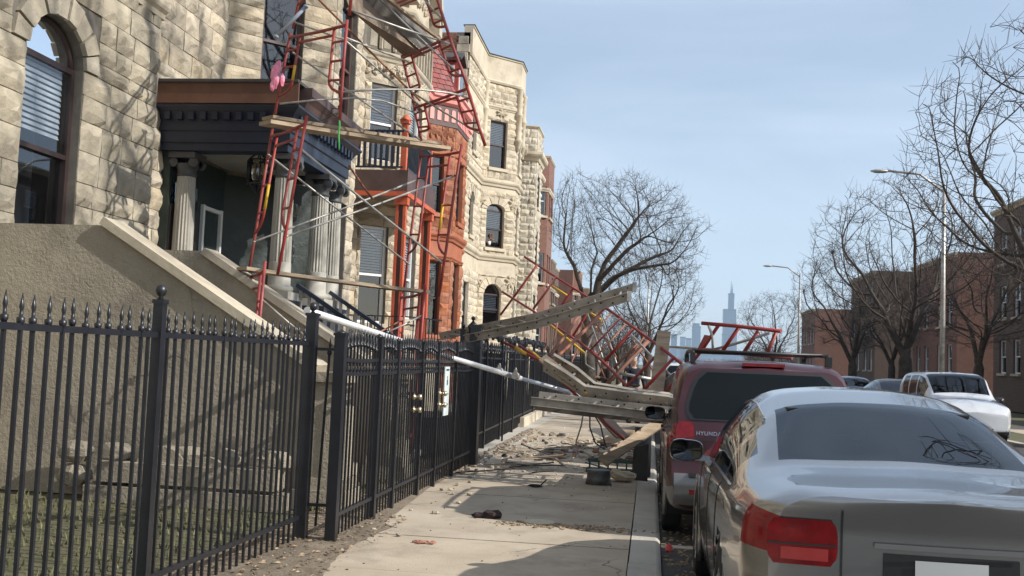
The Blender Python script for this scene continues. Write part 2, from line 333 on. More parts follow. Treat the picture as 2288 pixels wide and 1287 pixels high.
    # voussoirs
    for o in ops:
        if o[4]:
            c = (o[0]+o[1])/2; hw = (o[1]-o[0])/2; N = 9
            for k in range(N):
                mbv = MB(); q = []
                for a_ in (math.pi*(k+.05)/N, math.pi*(k+.95)/N):
                    for r_ in (0.0, .3): q.append((c-(hw+r_)*math.cos(a_), o[3]+(o[4]+r_)*math.sin(a_)))
                mbv.slab([pt(*q[0], .0), pt(*q[1], 0), pt(*q[3], 0), pt(*q[2], 0)], n*(.05+.02*(k % 2)))
                part('voussoir', mbv, b.rm, b.t)
    return u, n
def window(b, P0, P1, op, fm=None, blind=.6, sill=True, sillm=None, door=False, inset=.16):
    P0 = Vector((P0[0], P0[1], 0)); P1 = Vector((P1[0], P1[1], 0)); u = (P1-P0).normalized(); n = Vector((u.y, -u.x, 0)); Zv = Vector((0, 0, 1))
    a0, a1, za, zb, ri = op; fm = fm or darkframe; pt = lambda a, z, o=0.: P0+u*a+n*o+Zv*z
    R3 = Matrix((u, n, Zv)).transposed()
    f = MB(); t = .07; w = a1-a0; h = zb-za
    def bx(m_, x0, x1, y0, y1, o, d): m_.box(pt((x0+x1)/2, (y0+y1)/2, o), (x1-x0, d, y1-y0), M=R3)
    bx(f, a0, a0+t, za, zb, -inset, .1); bx(f, a1-t, a1, za, zb, -inset, .1); bx(f, a0+t, a1-t, za, za+t, -inset, .098); bx(f, a0+t, a1-t, zb-t, zb, -inset, .098)
    mid = za+h*.5; bx(f, a0+t, a1-t, mid-.03, mid+.03, -inset+.005, .08)
    if ri:
        c = (a0+a1)/2; pts = [pt(c-(w/2-t/2)*math.cos(math.pi*k/10), zb+(ri-t/2)*math.sin(math.pi*k/10), -inset) for k in range(11)]; f.tube(pts, .045, 6)
    fr = part('door_frame' if door else 'window', f, fm, b.t)
    for (y0, y1, o) in ((za+t, mid-.03, -inset-.02), (mid+.03, zb-t, -inset+.02)):
        g = MB(); g.add([pt(a0+t, y0, o), pt(a1-t, y0, o), pt(a1-t, y1, o), pt(a0+t, y1, o)], [(0, 1, 2, 3)]); part('pane', g, glass, fr)
    if ri:
        g = MB(); c = (a0+a1)/2; pts = [pt(c-(w/2-t)*math.cos(math.pi*k/10), zb+(ri-t)*math.sin(math.pi*k/10), -inset) for k in range(11)]; g.add(pts, [tuple(range(11))]); part('pane', g, glass, fr)
    if blind > 0:
        g = MB(); bz = zb-t-(h-2*t)*blind; o = -inset-.07
        N = max(3, int((zb-t-bz)/.07))
        for k in range(N):
            z_ = bz+(zb-t-bz)*k/N; g.box(pt((a0+a1)/2, z_+.028, o), (w-2*t-.02, .006, .05), M=R3 @ Matrix.Rotation(R(18), 3, 'X'))
        part('blind', g, blindm, fr)
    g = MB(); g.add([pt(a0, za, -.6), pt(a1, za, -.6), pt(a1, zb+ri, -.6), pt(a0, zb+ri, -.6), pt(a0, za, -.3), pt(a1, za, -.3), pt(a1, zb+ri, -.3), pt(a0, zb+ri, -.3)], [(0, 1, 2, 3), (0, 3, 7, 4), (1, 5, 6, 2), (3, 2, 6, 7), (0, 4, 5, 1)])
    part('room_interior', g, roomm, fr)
    if sill:
        s_ = MB(); bx(s_, a0-.08, a1+.08, za-.13, za, .02, .2); part('sill', s_, sillm or greysmooth, b.t)
def sweep(mb, plan, prof, closed=False):
    """profile [(out,z)] along plan polyline; outward = right of travel"""
    P = [Vector((p[0], p[1])) for p in plan]; n = len(P); nr = []
    for i in range(n):
        ds = []
        if i > 0 or closed: ds.append((P[i]-P[i-1]).normalized())
        if i < n-1 or closed: ds.append((P[(i+1) % n]-P[i]).normalized())
        ns = [Vector((d.y, -d.x)) for d in ds]
        if len(ns) == 2:
            m_ = (ns[0]+ns[1]).normalized(); m_ /= max(.35, m_.dot(ns[0])); nr.append(m_)
        else: nr.append(ns[0])
    k = len(prof); vs = [(P[i].x+nr[i].x*o, P[i].y+nr[i].y*o, z) for i in range(n) for o, z in prof]
    fs = [(i*k+j, ((i+1) % n)*k+j, ((i+1) % n)*k+(j+1) % k, i*k+(j+1) % k) for i in range(n if closed else n-1) for j in range(k)]
    if not closed: fs += [tuple(range(k)), tuple((n-1)*k+j for j in reversed(range(k)))]
    mb.add(vs, fs); return mb
def cornice(z, h, o, base=-.05): return [(base, z), (o*.35, z), (o*.5, z+h*.3), (o*.85, z+h*.5), (o, z+h*.7), (o, z+h), (base, z+h)]
def shell(b, plan, z1, back=-17, sidem=None, z0=-.1, roofz=None):
    """party walls, back wall and roof so that the house is a closed volume"""
    W_ = b.w(sidem or redbrick); x0, y0 = plan[0]; x1, y1 = plan[-1]
    W_.add([(back, y0, z0), (x0, y0, z0), (x0, y0, z1), (back, y0, z1)], [(0, 1, 2, 3)])
    W_.add([(x1, y1, z0), (back, y1, z0), (back, y1, z1), (x1, y1, z1)], [(0, 1, 2, 3)])
    W_.add([(back, y1, z0), (back, y0, z0), (back, y0, z1), (back, y1, z1)], [(0, 1, 2, 3)])
    r = MB(); pl = [(back, y0)]+list(plan)+[(back, y1)]; zz = (roofz if roofz else z1-.15)
    r.add([(p[0], p[1], zz) for p in pl], [tuple(range(len(pl)))]); part('roof', r, tarroof, b.t)
    # inner wall behind the windows keeps daylight from leaking through
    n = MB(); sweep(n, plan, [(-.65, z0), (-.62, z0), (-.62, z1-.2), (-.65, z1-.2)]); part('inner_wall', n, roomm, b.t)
# ================================================================== GROUND
g = MB(); g.add([(-9000, -60, -.16), (9000, -60, -.16), (9000, 9000, -.16), (-9000, 9000, -.16)], [(0, 1, 2, 3)]); struct('ground', g, lawn)
g = MB()
for i in range(60):
    g.add([(.14, -6+i*4, -.06), (9.2, -6+i*4, -.06), (9.2, -2+i*4, -.06), (.14, -2+i*4, -.06)], [(0, 1, 2, 3)])
g.add([(.14, 234, -.06), (9.2, 234, -.06), (9.2, 1800, -.06), (.14, 1800, -.06)], [(0, 1, 2, 3)])
struct('road', g, asphalt)
side = bpy.data.objects.new('sidewalk', None); COL.objects.link(side); side['kind'] = 'structure'; ORG['sidewalk'] = Vector((0, 0, 0))
y = -1.4; k = 0
while y < 62:
    L = 1.5; mb = MB(); e = .008; z = random.uniform(-.004, .004); x0 = -2.42 if y < 9 else -2.68
    mb.box(((x0-.143)/2, y+L/2, -.06+z), (abs(x0)-.143, L-e*2, .12)); part('paving_slab', mb, concrete, side); y += L
g = MB(); g.box((-1.29, 30+61, -.06), (2.24, 58, .12)); g.box((-1.29, 30, -.1), (2.24, 63, .12)); g.box((-1.29, 200+120, -.07), (2.24, 400, .12)); part('far_paving', g, concrete, side)
kerb = bpy.data.objects.new('kerb', None); COL.objects.link(kerb); kerb['kind'] = 'structure'; ORG['kerb'] = Vector((0, 0, 0))
y = -1.1
while y < 70:
    mb = MB(); L = 2.4; e = .006
    x0, x1, c = -.135+random.uniform(-.006, .006), .12, .03
    prof = [(x0, -.3), (x1+.02, -.3), (x1+.01, -c), (x1-.012, -.008), (x1-c, 0.0), (x0, .002)]
    mb.add([(p[0], y+e, p[1]) for p in prof]+[(p[0], y+L-e, p[1]) for p in prof], [tuple(reversed(range(6))), tuple(range(6, 12))]+[(i, (i+1) % 6, 6+(i+1) % 6, 6+i) for i in range(6)])
    part('kerb_stone', mb, kerbm, kerb); y += L
g = MB(); g.box((-.01, 70+300, -.15), (.26, 600, .3)); g.box((9.3, 300, -.08), (.24, 640, .17)); part('far_kerb', g, kerbm, kerb)
g = MB(); g.box((11.9, 300, -.07), (1.8, 640, .14)); struct('opposite_sidewalk', g, concrete)
# soil strip between sidewalk and fence, yards
def sheet(name, x0, x1, y0, y1, z, amp, m, nx=8, ny=60):
    mb = MB(); vs = [(x0+(x1-x0)*i/nx, y0+(y1-y0)*j/ny, z+random.uniform(-amp, amp)) for j in range(ny+1) for i in range(nx+1)]
    mb.add(vs, [(j*(nx+1)+i, j*(nx+1)+i+1, (j+1)*(nx+1)+i+1, (j+1)*(nx+1)+i) for j in range(ny) for i in range(nx)], True); return struct(name, mb, m)
mb = MB(); vs = []
ny = 120; nx = 6
for j in range(ny+1):
    yy = 2+j*(14.5)/ny; xr = -2.36-.05*max(0, yy-7.0)*.6+random.uniform(-.03, .03)+(.02*math.sin(yy*2)); xr = max(xr, -2.62) if yy > 12 else xr
    xr = min(-2.3+.12*math.sin(yy*1.3)+.03*random.random(), -2.2) if yy < 9.5 else max(-2.62, -2.45-.06*(yy-9.5))
    for i in range(nx+1): t = i/nx; vs.append((-3.3+(xr+3.3)*t, yy, .012*(t < .99)+random.uniform(0, .022)*math.sin(math.pi*min(t*1.05, 1))+.004))
mb.add(vs, [(j*(nx+1)+i, j*(nx+1)+i+1, (j+1)*(nx+1)+i+1, (j+1)*(nx+1)+i) for j in range(ny) for i in range(nx)], True); struct('soil_strip', mb, dirtm)
sheet('yard_ground', -8.8, -3.2, 1, 14, -.01, .015, lawn)
g = MB()
for j in range(14):
    for i in range(3): g.box((-7.6+i*1.5+.02, 14.8+j*1.5, -.05), (1.48, 1.48, .1))
g.box((-2.83, 31.5, -.06), (.84, 31, .115)); g.box((-6, 56, -.08), (5.5, 56, .1))
struct('yard_paving', g, kerbm)
g = MB(); g.box((10.2, 300, -.075), (1.6, 640, .14)); struct('opposite_verge', g, lawn)
# ---------------------------------------------------------------- fallen leaves / chips (uncountable)
def scatter(name, label, cat, m, n, fn, size, kind='stuff', flat=.4):
    mb = MB()
    for i in range(n):
        x, y, z = fn(); s_ = size*random.uniform(.4, 1.5); mb.blob((x, y, z+s_*flat*.5), (s_, s_*random.uniform(.5, 1), s_*flat), seed=i, n=5, m=3, rough=.35, M=Matrix.Rotation(random.uniform(0, 6), 3, 'Z'))
    return solo(name, mb, m, label, cat, kind=kind)
leafm = mat('dry_leaves', (.2, .14, .085), (.36, .28, .19), rough=.9, scale=30, var=.35)
chipm = mat('stone_chips', (.42, .37, .29), (.6, .55, .46), rough=.95, scale=12, var=.3)
darkchip = mat('dark_debris', (.03, .03, .028), (.12, .1, .085), rough=.9, scale=12, var=.3)
mb = MB()
for i in range(1500):
    yy = random.uniform(5.5, 15); x = -3.2+random.random()**1.4*(.95 if yy < 10 else .55); s_ = random.uniform(.012, .032)
    M = Matrix.Rotation(random.uniform(0, 6), 3, 'Z') @ Matrix.Rotation(random.uniform(-.7, .7), 3, 'X')
    q = [M @ Vector(v) for v in ((-s_, 0, 0), (0, -s_*.5, .006), (s_, 0, 0), (0, s_*.5, .008))]; c = Vector((x, yy, .03)); mb.add([c+v for v in q], [(0, 1, 2, 3)])
solo('leaf_litter', mb, leafm, 'dry leaf litter and twigs along the foot of the fence', 'leaf litter', kind='stuff')
mb = MB()
gm = mat('short_grass', (.07, .08, .03), (.16, .15, .07), rough=.9, scale=3, var=.3)
for i in range(3200):
    yy = random.uniform(5, 14.5); x = random.uniform(-6.5, -3.25)
    if 10.0 < yy < 13 : x = random.uniform(-3.35, -3.2)
    h = random.uniform(.03, .09); a = random.uniform(0, 6); dx, dy = math.cos(a)*.012, math.sin(a)*.012; lx, ly = random.uniform(-.03, .03), random.uniform(-.03, .03)
    mb.add([(x-dx, yy-dy, 0), (x+dx, yy+dy, 0), (x+lx, yy+ly, h)], [(0, 1, 2)])
solo('grass', mb, gm, 'patchy short grass growing in the front yard behind the fence', 'grass', kind='stuff')
# ================================================================== BUILDINGS
Zv = Vector((0, 0, 1))
def colonnette(b, x, y, z0, z1, r=.13, m=None):
    mb = MB(); h = z1-z0
    mb.lathe((x, y, z0), [(0.02, -.5), (r*.7, -.3), (r*1.1, -.12), (r*1.35, -.05), (r*1.35, 0.03), (r, .08), (r, h*.45), (r*1.3, h*.47), (r*1.3, h*.5), (r, h*.53), (r, h-.12), (r*1.35, h-.04), (r*1.35, h)], 14); part('corner_column', mb, m or creamsmooth, b.t)
# ---- Z: neighbour at the left, mostly outside the photograph
Zb = Bld('brownstone_house', (-7, 9, 0), 'weathered stone row house at far left with high stone stoop', budget=120); Zb.rm = duststone
pl = [(-7.2, -1), (-7.2, 4.0), (-6.6, 4.6), (-6.6, 6.9), (-7.2, 7.5), (-7.2, 13.8)]
for i in range(5):
    A_, B_ = pl[i], pl[i+1]; ops = []
    if i == 2: ops = [(.5, 1.7, 3.4, 5.6, 0), (.5, 1.7, 7.2, 9.4, 0), (.5, 1.7, .5, 2.2, 0)]
    if i == 4: ops = [(3.2, 4.4, 2.75, 5.0, .5), (3.2, 4.4, 7.2, 9.2, 0), (1, 2, 7.2, 9.2, 0), (.9, 1.9, 3.3, 5.2, 0)]
    facet(Zb, A_, B_, 0, 13.5, ops, mortar, greysmooth, ch=.34, dp=.06)
    for o in ops: window(Zb, A_, B_, o, blind=.4)
sweep(Zb.tr(greysmooth), pl, cornice(6.3, .22, .14)); sweep(Zb.tr(greysmooth), pl, cornice(13.2, .6, .45)); sweep(Zb.tr(greysmooth), pl, cornice(2.5, .18, .12))
shell(Zb, pl, 13.8, sidem=oldbrick); Zb.done()
# ---- A: greystone with the columned porch
A = Bld('greystone_house', (-8, 19, 0), 'rough greystone house with tall plate windows above a dark columned porch', budget=290); A.rm = greystone
pl = [(-8.6, 13.82), (-8.6, 19.2), (-6.92, 20.9), (-6.92, 22.8), (-7.8, 23.7), (-7.8, 25.68)]
F_ops = [[(.6, 1.5, 2.2, 4.6, 0), (1.3, 2.5, 7.3, 9.6, 0)], [(.75, 1.65, 6.55, 9.35, 0), (.8, 1.6, 2.4, 4.6, 0), (.75, 1.65, 10.6, 12.6, 0)], [(.35, 1.55, 6.55, 9.35, 0), (.5, 1.4, 2.6, 4.9, 0), (.4, 1.5, 10.6, 12.6, 0)], [(.3, .95, 6.7, 9.2, 0), (.3, .95, 2.6, 4.8, 0)], [(.4, 1.3, 6.7, 9.0, 0), (.4, 1.3, 2.2, 4.6, 0)]]
for i in range(5):
    facet(A, pl[i], pl[i+1], 0, 14.4, F_ops[i], mortar, greysmooth, ch=.36, dp=.07, wmin=.4, wmax=.95)
    for j, o in enumerate(F_ops[i]): window(A, pl[i], pl[i+1], o, blind=(.55 if o[2] > 10 else 0), fm=brownp if o[2] > 6 else darkframe)
sweep(A.tr(greysmooth), pl, cornice(10.15, .25, .12)); sweep(A.tr(greysmooth), pl, cornice(14.0, .7, .5)); sweep(A.tr(greysmooth), pl[:3], cornice(6.2, .2, .1))
shell(A, pl, 14.5, sidem=oldbrick); A.done()
# porch: part of house A's front but it can be told apart as its own structure
P = thing('porch', (-7.3, 18, 0), 'dark painted porch with fluted grey columns under a heavy navy and brown cornice', 'porch')
PY0, PY1, PX, PF = 16.75, 20.0, -6.32, 1.75
g = MB(); g.box(((-8.6+PX+.1)/2, (PY0+PY1)/2, PF-.1), (8.7+PX, PY1-PY0, .2)); part('porch_floor', g, fluted, P)
g = MB(); g.box(((-8.6+PX)/2, PY0+.1, PF/2-.1), (8.6+PX, .2, PF-.2)); g.box((PX+.0, (PY0+PY1)/2, PF/2-.1), (.2, PY1-PY0-.1, PF-.2)); part('porch_base', g, greenwall, P)
roofp = [(-8.62, PY0-.25), (PX+.27, PY0-.25), (PX+.27, PY1+.25), (-8.0, PY1+.25)]
rp = [(-8.6, PY0), (PX, PY0), (PX, PY1), (-8.0, PY1)]
g = MB(); sweep(g, rp, [(-.3, 4.98), (.06, 4.98), (.06, 5.1), (.1, 5.12), (.1, 5.3), (.13, 5.32), (.13, 5.5), (.2, 5.62), (-.3, 5.62)]); part('entablature', g, navyp, P)
g = MB(); sweep(g, rp, [(-.3, 5.62), (.2, 5.62), (.3, 5.7), (.3, 5.74), (-.3, 5.74)]); part('bed_moulding', g, navyp, P)
g = MB(); g.box(((-8.6+PX)/2+.12, PY0-.3, 5.93), (2.62, .05, .36)); part('fascia_board', g, terracotta, P)
g = MB(); sweep(g, rp[1:3], [(.1, 5.745), (.3, 5.745), (.34, 5.85), (.42, 5.95), (.42, 6.1), (.1, 6.1)]); part('gutter', g, brownp, P)
g = MB()
for k in range(15):
    yy = PY0+.12+k*.215; g.box((PX+.17, yy, 5.56), (.1, .1, .14))
for k in range(10): g.box((-8.4+k*.215, PY0-.17, 5.56), (.1, .1, .14))
part('dentils', g, navyp, P)
g = MB(); g.box(((-8.6+PX)/2+.14, (PY0+PY1)/2, 6.13), (8.6+PX+.3, PY1-PY0+.75, .05)); part('porch_roof', g, tarroof, P)
g = MB(); g.box(((-8.6+PX)/2, (PY0+PY1)/2, 5.12), (8.3+PX, PY1-PY0-.4, .04)); part('porch_ceiling', g, fluted, P)
def column(cx, cy, z0, z1, r=.185):
    c = MB(); prof = [(r*1.25, 0), (r*1.35, .05), (r*1.3, .09), (r*1.06, .12), (r*1.02, .5), (r*1.0, .51)]
    c.lathe((cx, cy, z0+.14), prof, 20)
    c.box((cx, cy, z0+.07), (r*2.9, r*2.9, .14))
    s_ = MB(); N = 40; h = z1-z0; vs = []
    prof = [(r*.99, .62), (r*.95, h*.5), (r*.86, h-.42)]
    s_.lathe((cx, cy, z0), prof, N, flute=.1)
    cp = MB(); zt = z1-.42
    cp.lathe((cx, cy, zt), [(r*.86, 0), (r*.95, .03), (r*.86, .06), (r*.9, .12), (r*1.05, .2), (r*1.1, .22)], 20)
    for sx in (-1, 1):
        for sy in (-1, 1):
            for q, rr in ((0, .085), (1, .05)):
                cp.tube([(cx+sx*r*1.02, cy+sy*(r*.55), zt+.24), (cx+sx*r*1.02, cy+sy*(r*1.02+.012*q), zt+.24)], rr, 12)
    cp.box((cx, cy, zt+.36), (r*2.6, r*2.6, .1))
    par = part('column', s_, fluted, P); part('column_base', c, fluted, par); part('capital', cp, mat('dark_capital_paint', (.06, .062, .065), (.1, .1, .1), rough=.5), par)
def pedestal(cx, cy, z1):
    p_ = MB(); p_.box((cx, cy, (PF+z1)/2), (.5, .5, z1-PF)); p_.box((cx, cy, z1-.04), (.6, .6, .08)); p_.box((cx, cy, z1-.12), (.56, .56, .05)); p_.box((cx, cy, PF+.06), (.56, .56, .12)); part('pedestal', p_, navyp, P)
for cx, cy in ((-6.4, 17.0), (-6.4, 18.95), (-6.4, 19.75), (-8.2, 17.0)): column(cx, cy, 2.45, 4.98); pedestal(cx, cy, 2.45)
# porch back wall carving
car = MB()
rr = random.Random(3)
for k in range(60):
    t = k/59; car.blob((-7.45+.1*math.sin(t*14)+rr.uniform(-.05, .05), 20.05, 2.3+2.2*t), (.1+.05*math.sin(t*20), .07, .09), seed=k, n=7, m=4)
carving = part('carved_relief', car, mat('mossy_carving', (.16, .19, .15), (.3, .31, .26), rough=.85, bump=.6), P)
gw = MB(); gw.box((-8.5, 18.0, 3.4), (.16, 2.4, 3.3)); gw.slab([(-8.5, 19.1, 1.75), (-6.85, 20.77, 1.75), (-6.85, 20.77, 5.0), (-8.5, 19.1, 5.0)], (.02, -.02, 0)); part('porch_wall', gw, greenwall, P)
dw = MB(); dw.box((-8.41, 17.4, 2.9), (.05, 1.1, 2.3)); part('door', dw, darkframe, P)
dg = MB()
for yy in (17.4,): 
    dg.box((-8.37, yy, 3.3), (.02, .8, 1.3)); dg.box((-8.4, yy, 4.3), (.02, 1.0, .4))
part('door_glass', dg, glass, P)
bw = MB()
for (yy, w_) in ((18.55, .8),):
    for q in ((yy-w_/2, 2.4, .08, 1.9), (yy+w_/2, 2.4, .08, 1.9)): bw.box((-8.4, q[0], 3.3), (.08, q[2], q[3]))
    for zz in (2.4, 3.3, 4.2): bw.box((-8.4, yy, zz), (.07, w_, .07))
part('window', bw, whitep, P)
# handrails and steps of the porch (painted wood)
st = thing('porch_steps', (-4.9, 18.4, 0), 'painted wooden porch steps with dark slanting handrails', 'steps')
for k in range(6):
    s_ = MB(); zt = PF-.19*(k+1)+.02; s_.box((PX+.15+.3*(k+.5), 18.35, zt-.03), (.33, 1.9, .05)); part('tread', s_, fluted, st)
s_ = MB()
for yy in (17.42, 19.28): s_.bar((PX+.12, yy, PF-.25), (PX+2.0, yy, .45), .06, .28)
s_.box((PX+2.3, 18.35, .27), (1.0, 2.0, .56))
part('stringer', s_, navyp, st)
for yy in (17.42, 19.28):
    r_ = MB(); r_.bar((PX+.1, yy, PF+1.0), (PX+1.95, yy, 1.6), .09, .07); rl = part('handrail', r_, navyp, st)
    r_ = MB(); r_.bar((PX+.1, yy, PF+.12), (PX+1.95, yy, .75), .06, .05); part('bottom_rail', r_, navyp, st)
    for k in range(12):
        t = (k+.5)/12; x = PX+.1+1.85*t; za = PF+.12+(.75-PF-.12)*t; zb = PF+1.0+(1.6-PF-1.0)*t
        b_ = MB(); b_.box((x, yy, (za+zb)/2), (.05, .045, zb-za)); part('baluster', b_, fluted, st)
    n_ = MB(); n_.box((PX+2.0, yy, 1.1), (.13, .13, 1.2)); n_.blob((PX+2.0, yy, 1.78), (.09, .09, .09), rough=0); part('newel_post', n_, navyp, st)
# lantern under the porch roof
ln = thing('hanging_lantern', at(577, 400, Y=17.2), 'black framed glass lantern hanging on a chain under the porch ceiling', 'lantern')
c0 = at(577, 385, Y=17.2); mbf = MB(); r0, h0 = .2, .42
for k in range(6):
    a = k*math.pi/3; mbf.tube([c0+Vector((r0*math.cos(a), r0*math.sin(a), -h0/2)), c0+Vector((r0*math.cos(a), r0*math.sin(a), h0/2))], .014, 5)
    b_ = (k+1)*math.pi/3
    for zz in (-h0/2, h0/2): mbf.tube([c0+Vector((r0*math.cos(a), r0*math.sin(a), zz)), c0+Vector((r0*math.cos(b_), r0*math.sin(b_), zz))], .014, 5)
    for zz, sg in ((h0/2, 1), (-h0/2, -1)): mbf.tube([c0+Vector((r0*math.cos(a), r0*math.sin(a), zz)), c0+Vector((0, 0, zz+sg*.16))], .012, 5)
part('frame', mbf, blackiron, ln)
mg = MB(); mg.lathe(c0-Vector((0, 0, h0/2)), [(r0*.92, .01), (r0*.92, h0-.01)], 6); part('glass_shade', mg, glass_mat('lantern_glass', (.8, .75, .65), .1, .1), ln)
ch = MB(); zt = 5.1; zz = c0.z+h0/2+.16
while zz < zt: ch.tube([(c0.x+.018*math.cos(t), c0.y+.018*math.sin(t)*(int(zz*20) % 2), zz+.03*math.sin(t)) for t in (0, 1.57, 3.14, 4.71, 6.28)], .007, 4); zz += .05
part('chain', ch, blackiron, ln)
# ---- B: greystone with gable and orange balcony
B = Bld('greystone_house', (-7.4, 28.5, 0), 'greystone row house with stepped gable, arcaded frieze and white sash windows behind an orange balcony', budget=270); B.rm = greystone
pl = [(-7.8, 25.72), (-7.8, 26.2), (-6.9, 27.1), (-6.9, 29.9), (-7.6, 30.6), (-7.6, 31.98)]
F_ops = [[], [(.22, 1.02, 6.75, 8.85, 0), (.12, .95, 2.4, 5.0, 0)], [(.6, 2.1, 6.9, 8.8, 0), (.6, 2.1, 2.6, 4.9, 0)], [(.2, .8, 6.9, 8.8, 0), (.2, .8, 2.6, 4.9, 0)], [(.25, 1.1, 6.6, 8.6, 0), (.25, 1.1, 2.2, 4.6, 0)]]
for i in range(5):
    facet(B, pl[i], pl[i+1], 0, 11.0, F_ops[i], mortar, greysmooth, ch=.34, dp=.06, smooth_z=((9.75, 10.75),))
    for o in F_ops[i]: window(B, pl[i], pl[i+1], o, fm=whitep, blind=.5)
sweep(B.tr(greysmooth), pl, cornice(9.5, .22, .12)); sweep(B.tr(greysmooth), pl, cornice(10.75, .3, .2)); sweep(B.tr(greysmooth), pl, cornice(5.55, .2, .1))
for (Pa, Pb, n_) in ((pl[1], pl[2], 3), (pl[2], pl[3], 8)):   # arcaded frieze
    Pa, Pb = Vector((*Pa, 0)), Vector((*Pb, 0)); u = (Pb-Pa).normalized(); nn = Vector((u.y, -u.x, 0)); L = (Pb-Pa).length
    for k in range(n_):
        c = Pa+u*(L*(k+.5)/n_)+nn*.0; w_ = L/n_*.25; m_ = MB()
        arc = [c+u*(-w_)+Zv*9.85, c+u*w_+Zv*9.85]+[c+u*(w_*math.cos(t))+Zv*(10.35+w_*math.sin(t)) for t in (0, .8, 1.57, 2.34, 3.14)]
        m_.slab([q+nn*.004 for q in arc], nn*.004); part('arch_niche', m_, duststone, B.t)
        p_ = MB(); p_.box(c+u*(L/n_*.5)+Zv*10.25+nn*.04, (.08, .08, .9)); part('frieze_pilaster', p_, greysmooth, B.t)
gp = [(-6.9, 27.1), (-6.9, 29.9)]
gm_ = MB(); y0, y1, yc = 27.0, 30.0, 28.5
gm_.slab([(-6.95, y0, 11.05), (-6.95, y1, 11.05), (-6.95, y1, 11.6), (-6.95, yc+.2, 14.6), (-6.95, yc-.2, 14.6), (-6.95, y0, 11.6)], (-.5, 0, 0)); part('gable', gm_, greysmooth, B.t)
gm_ = MB()
for ya, za, yb, zb in ((y0-.12, 11.6, yc-.1, 14.75), (yc+.1, 14.75, y1+.12, 11.6)): gm_.bar((-6.95, ya, za), (-6.95, yb, zb), .75, .2)
for yy in (y0, y1): gm_.box((-6.9, yy, 11.5), (.55, .4, .5)); gm_.box((-6.9, yy, 11.8), (.7, .55, .14))
part('gable_coping', gm_, greysmooth, B.t)
cv = MB(); rr = random.Random(4)
for k in range(70): 
    yy = rr.uniform(27.6, 29.4); zz = rr.uniform(11.6, 12.6); cv.blob((-6.93, yy, zz), (.07, .09, .1), seed=k, n=6, m=4)
for k in range(40):
    t = rr.random(); c = Vector((*pl[1], 0)).lerp(Vector((*pl[2], 0)), t); cv.blob((c.x+.03, c.y-.03, rr.uniform(9.1, 9.4)), (.08, .08, .07), seed=k, n=6, m=4)
part('carved_ornament', cv, greystone, B.t, kind='stuff')
shell(B, pl, 13.2, sidem=oldbrick, roofz=13.1)
mbx = MB(); sweep(mbx, [(p[0]-.5, p[1]) for p in pl], [(0, 11), (0, 13.2), (-.2, 13.2), (-.2, 11)]); part('parapet', mbx, greysmooth, B.t)
B.done()
# balcony with orange posts
bal = thing('balcony', (-6.8, 26, 0), 'two storey balcony with orange painted posts and black spindle railing on the greystone front', 'balcony')
orp = mat('bright_orange_paint', (.46, .085, .035), (.56, .12, .05), rough=.55, scale=4, dirt=(.2, .06, .035), dscale=3); bx0, bx1, by0, by1 = -7.75, -6.1, 24.45, 27.6
zd = 6.1
g = MB(); g.box(((bx0+bx1)/2, (by0+by1)/2, zd-.06), (bx1-bx0, by1-by0, .1)); part('deck', g, brownp, bal)
g = MB(); sweep(g, [(bx0, by0), (bx1, by0), (bx1, by1)], [(-.05, zd-.5), (.05, zd-.5), (.05, zd+.02), (-.05, zd+.02)]); part('rim_board', g, brownp, bal)
g = MB(); sweep(g, [(bx0, by0), (bx1, by0), (bx1, by1)], [(-.05, zd-.62), (.08, zd-.62), (.08, zd-.51), (-.05, zd-.51)]); part('orange_trim', g, orp, bal)
g = MB(); g.box(((bx0+bx1)/2, (by0+by1)/2, zd-.4), (bx1-bx0-.12, by1-by0-.12, .04)); part('soffit', g, mat('old_boards', (.2, .17, .14), (.28, .24, .2), bump=.2), bal)
for (x, yy) in ((bx1-.12, by0+.15), (bx1-.12, by1-.15)):
    g = MB(); g.box((x, yy, zd/2-.3), (.09, .09, zd-.6)); a = part('post', g, brownp, bal)
    g = MB()
    for sx in (-1, 1): g.box((x+sx*.09, yy, zd/2-.35), (.07, .16, zd-.75))
    g.box((x, yy, zd-.72), (.34, .24, .2)); g.box((x, yy, .2), (.34, .24, .5)); part('orange_casing', g, orp, a)
    g = MB(); g.box((x, yy, zd+.6), (.14, .14, 1.25)); g.box((x, yy, zd+1.25), (.22, .22, .08)); g.lathe((x, yy, zd+1.29), [(.15, 0), (.16, .03), (.02, .16)], 4); part('newel', g, orp, bal)
def railing(par, pts, z, h, m, sp=.11, r=.03, picket='spindle', top=.06):
    for i in range(len(pts)-1):
        p, q = Vector((*pts[i], 0)), Vector((*pts[i+1], 0)); L = (q-p).length; n_ = int(L/sp)
        g = MB(); g.bar(p+Zv*(z+h), q+Zv*(z+h), top, top*.8); g.bar(p+Zv*(z+.1), q+Zv*(z+.1), top*.8, top*.7); part('rail', g, m, par)
        for k in range(1, n_):
            c = p.lerp(q, k/n_); g = MB(); g.box(c+Zv*(z+.1+(h-.1)/2), (r, r, h-.12)); part(picket, g, m, par)
railing(bal, [(bx0, by0), (bx1-.1, by0)], zd, 1.0, navyp, sp=.13, r=.06)
railing(bal, [(bx1-.05, by0+.2), (bx1-.05, by1-.2)], zd, 1.0, blackiron, sp=.12, r=.03)
lr = thing('iron_railing', (-6.2, 25, 0), 'low black iron railing with curled tops on the landing below the orange balcony', 'railing')
railing(lr, [(-7.6, 23.9), (-5.7, 23.9), (-5.3, 25.6)], 1.55, .95, blackiron, sp=.16, r=.022, top=.035)
g = MB(); g.box((-6.7, 25.2, .77), (2.4, 2.9, 1.54)); solo('landing', g, greysmooth, 'raised stone landing under the orange balcony', 'landing')
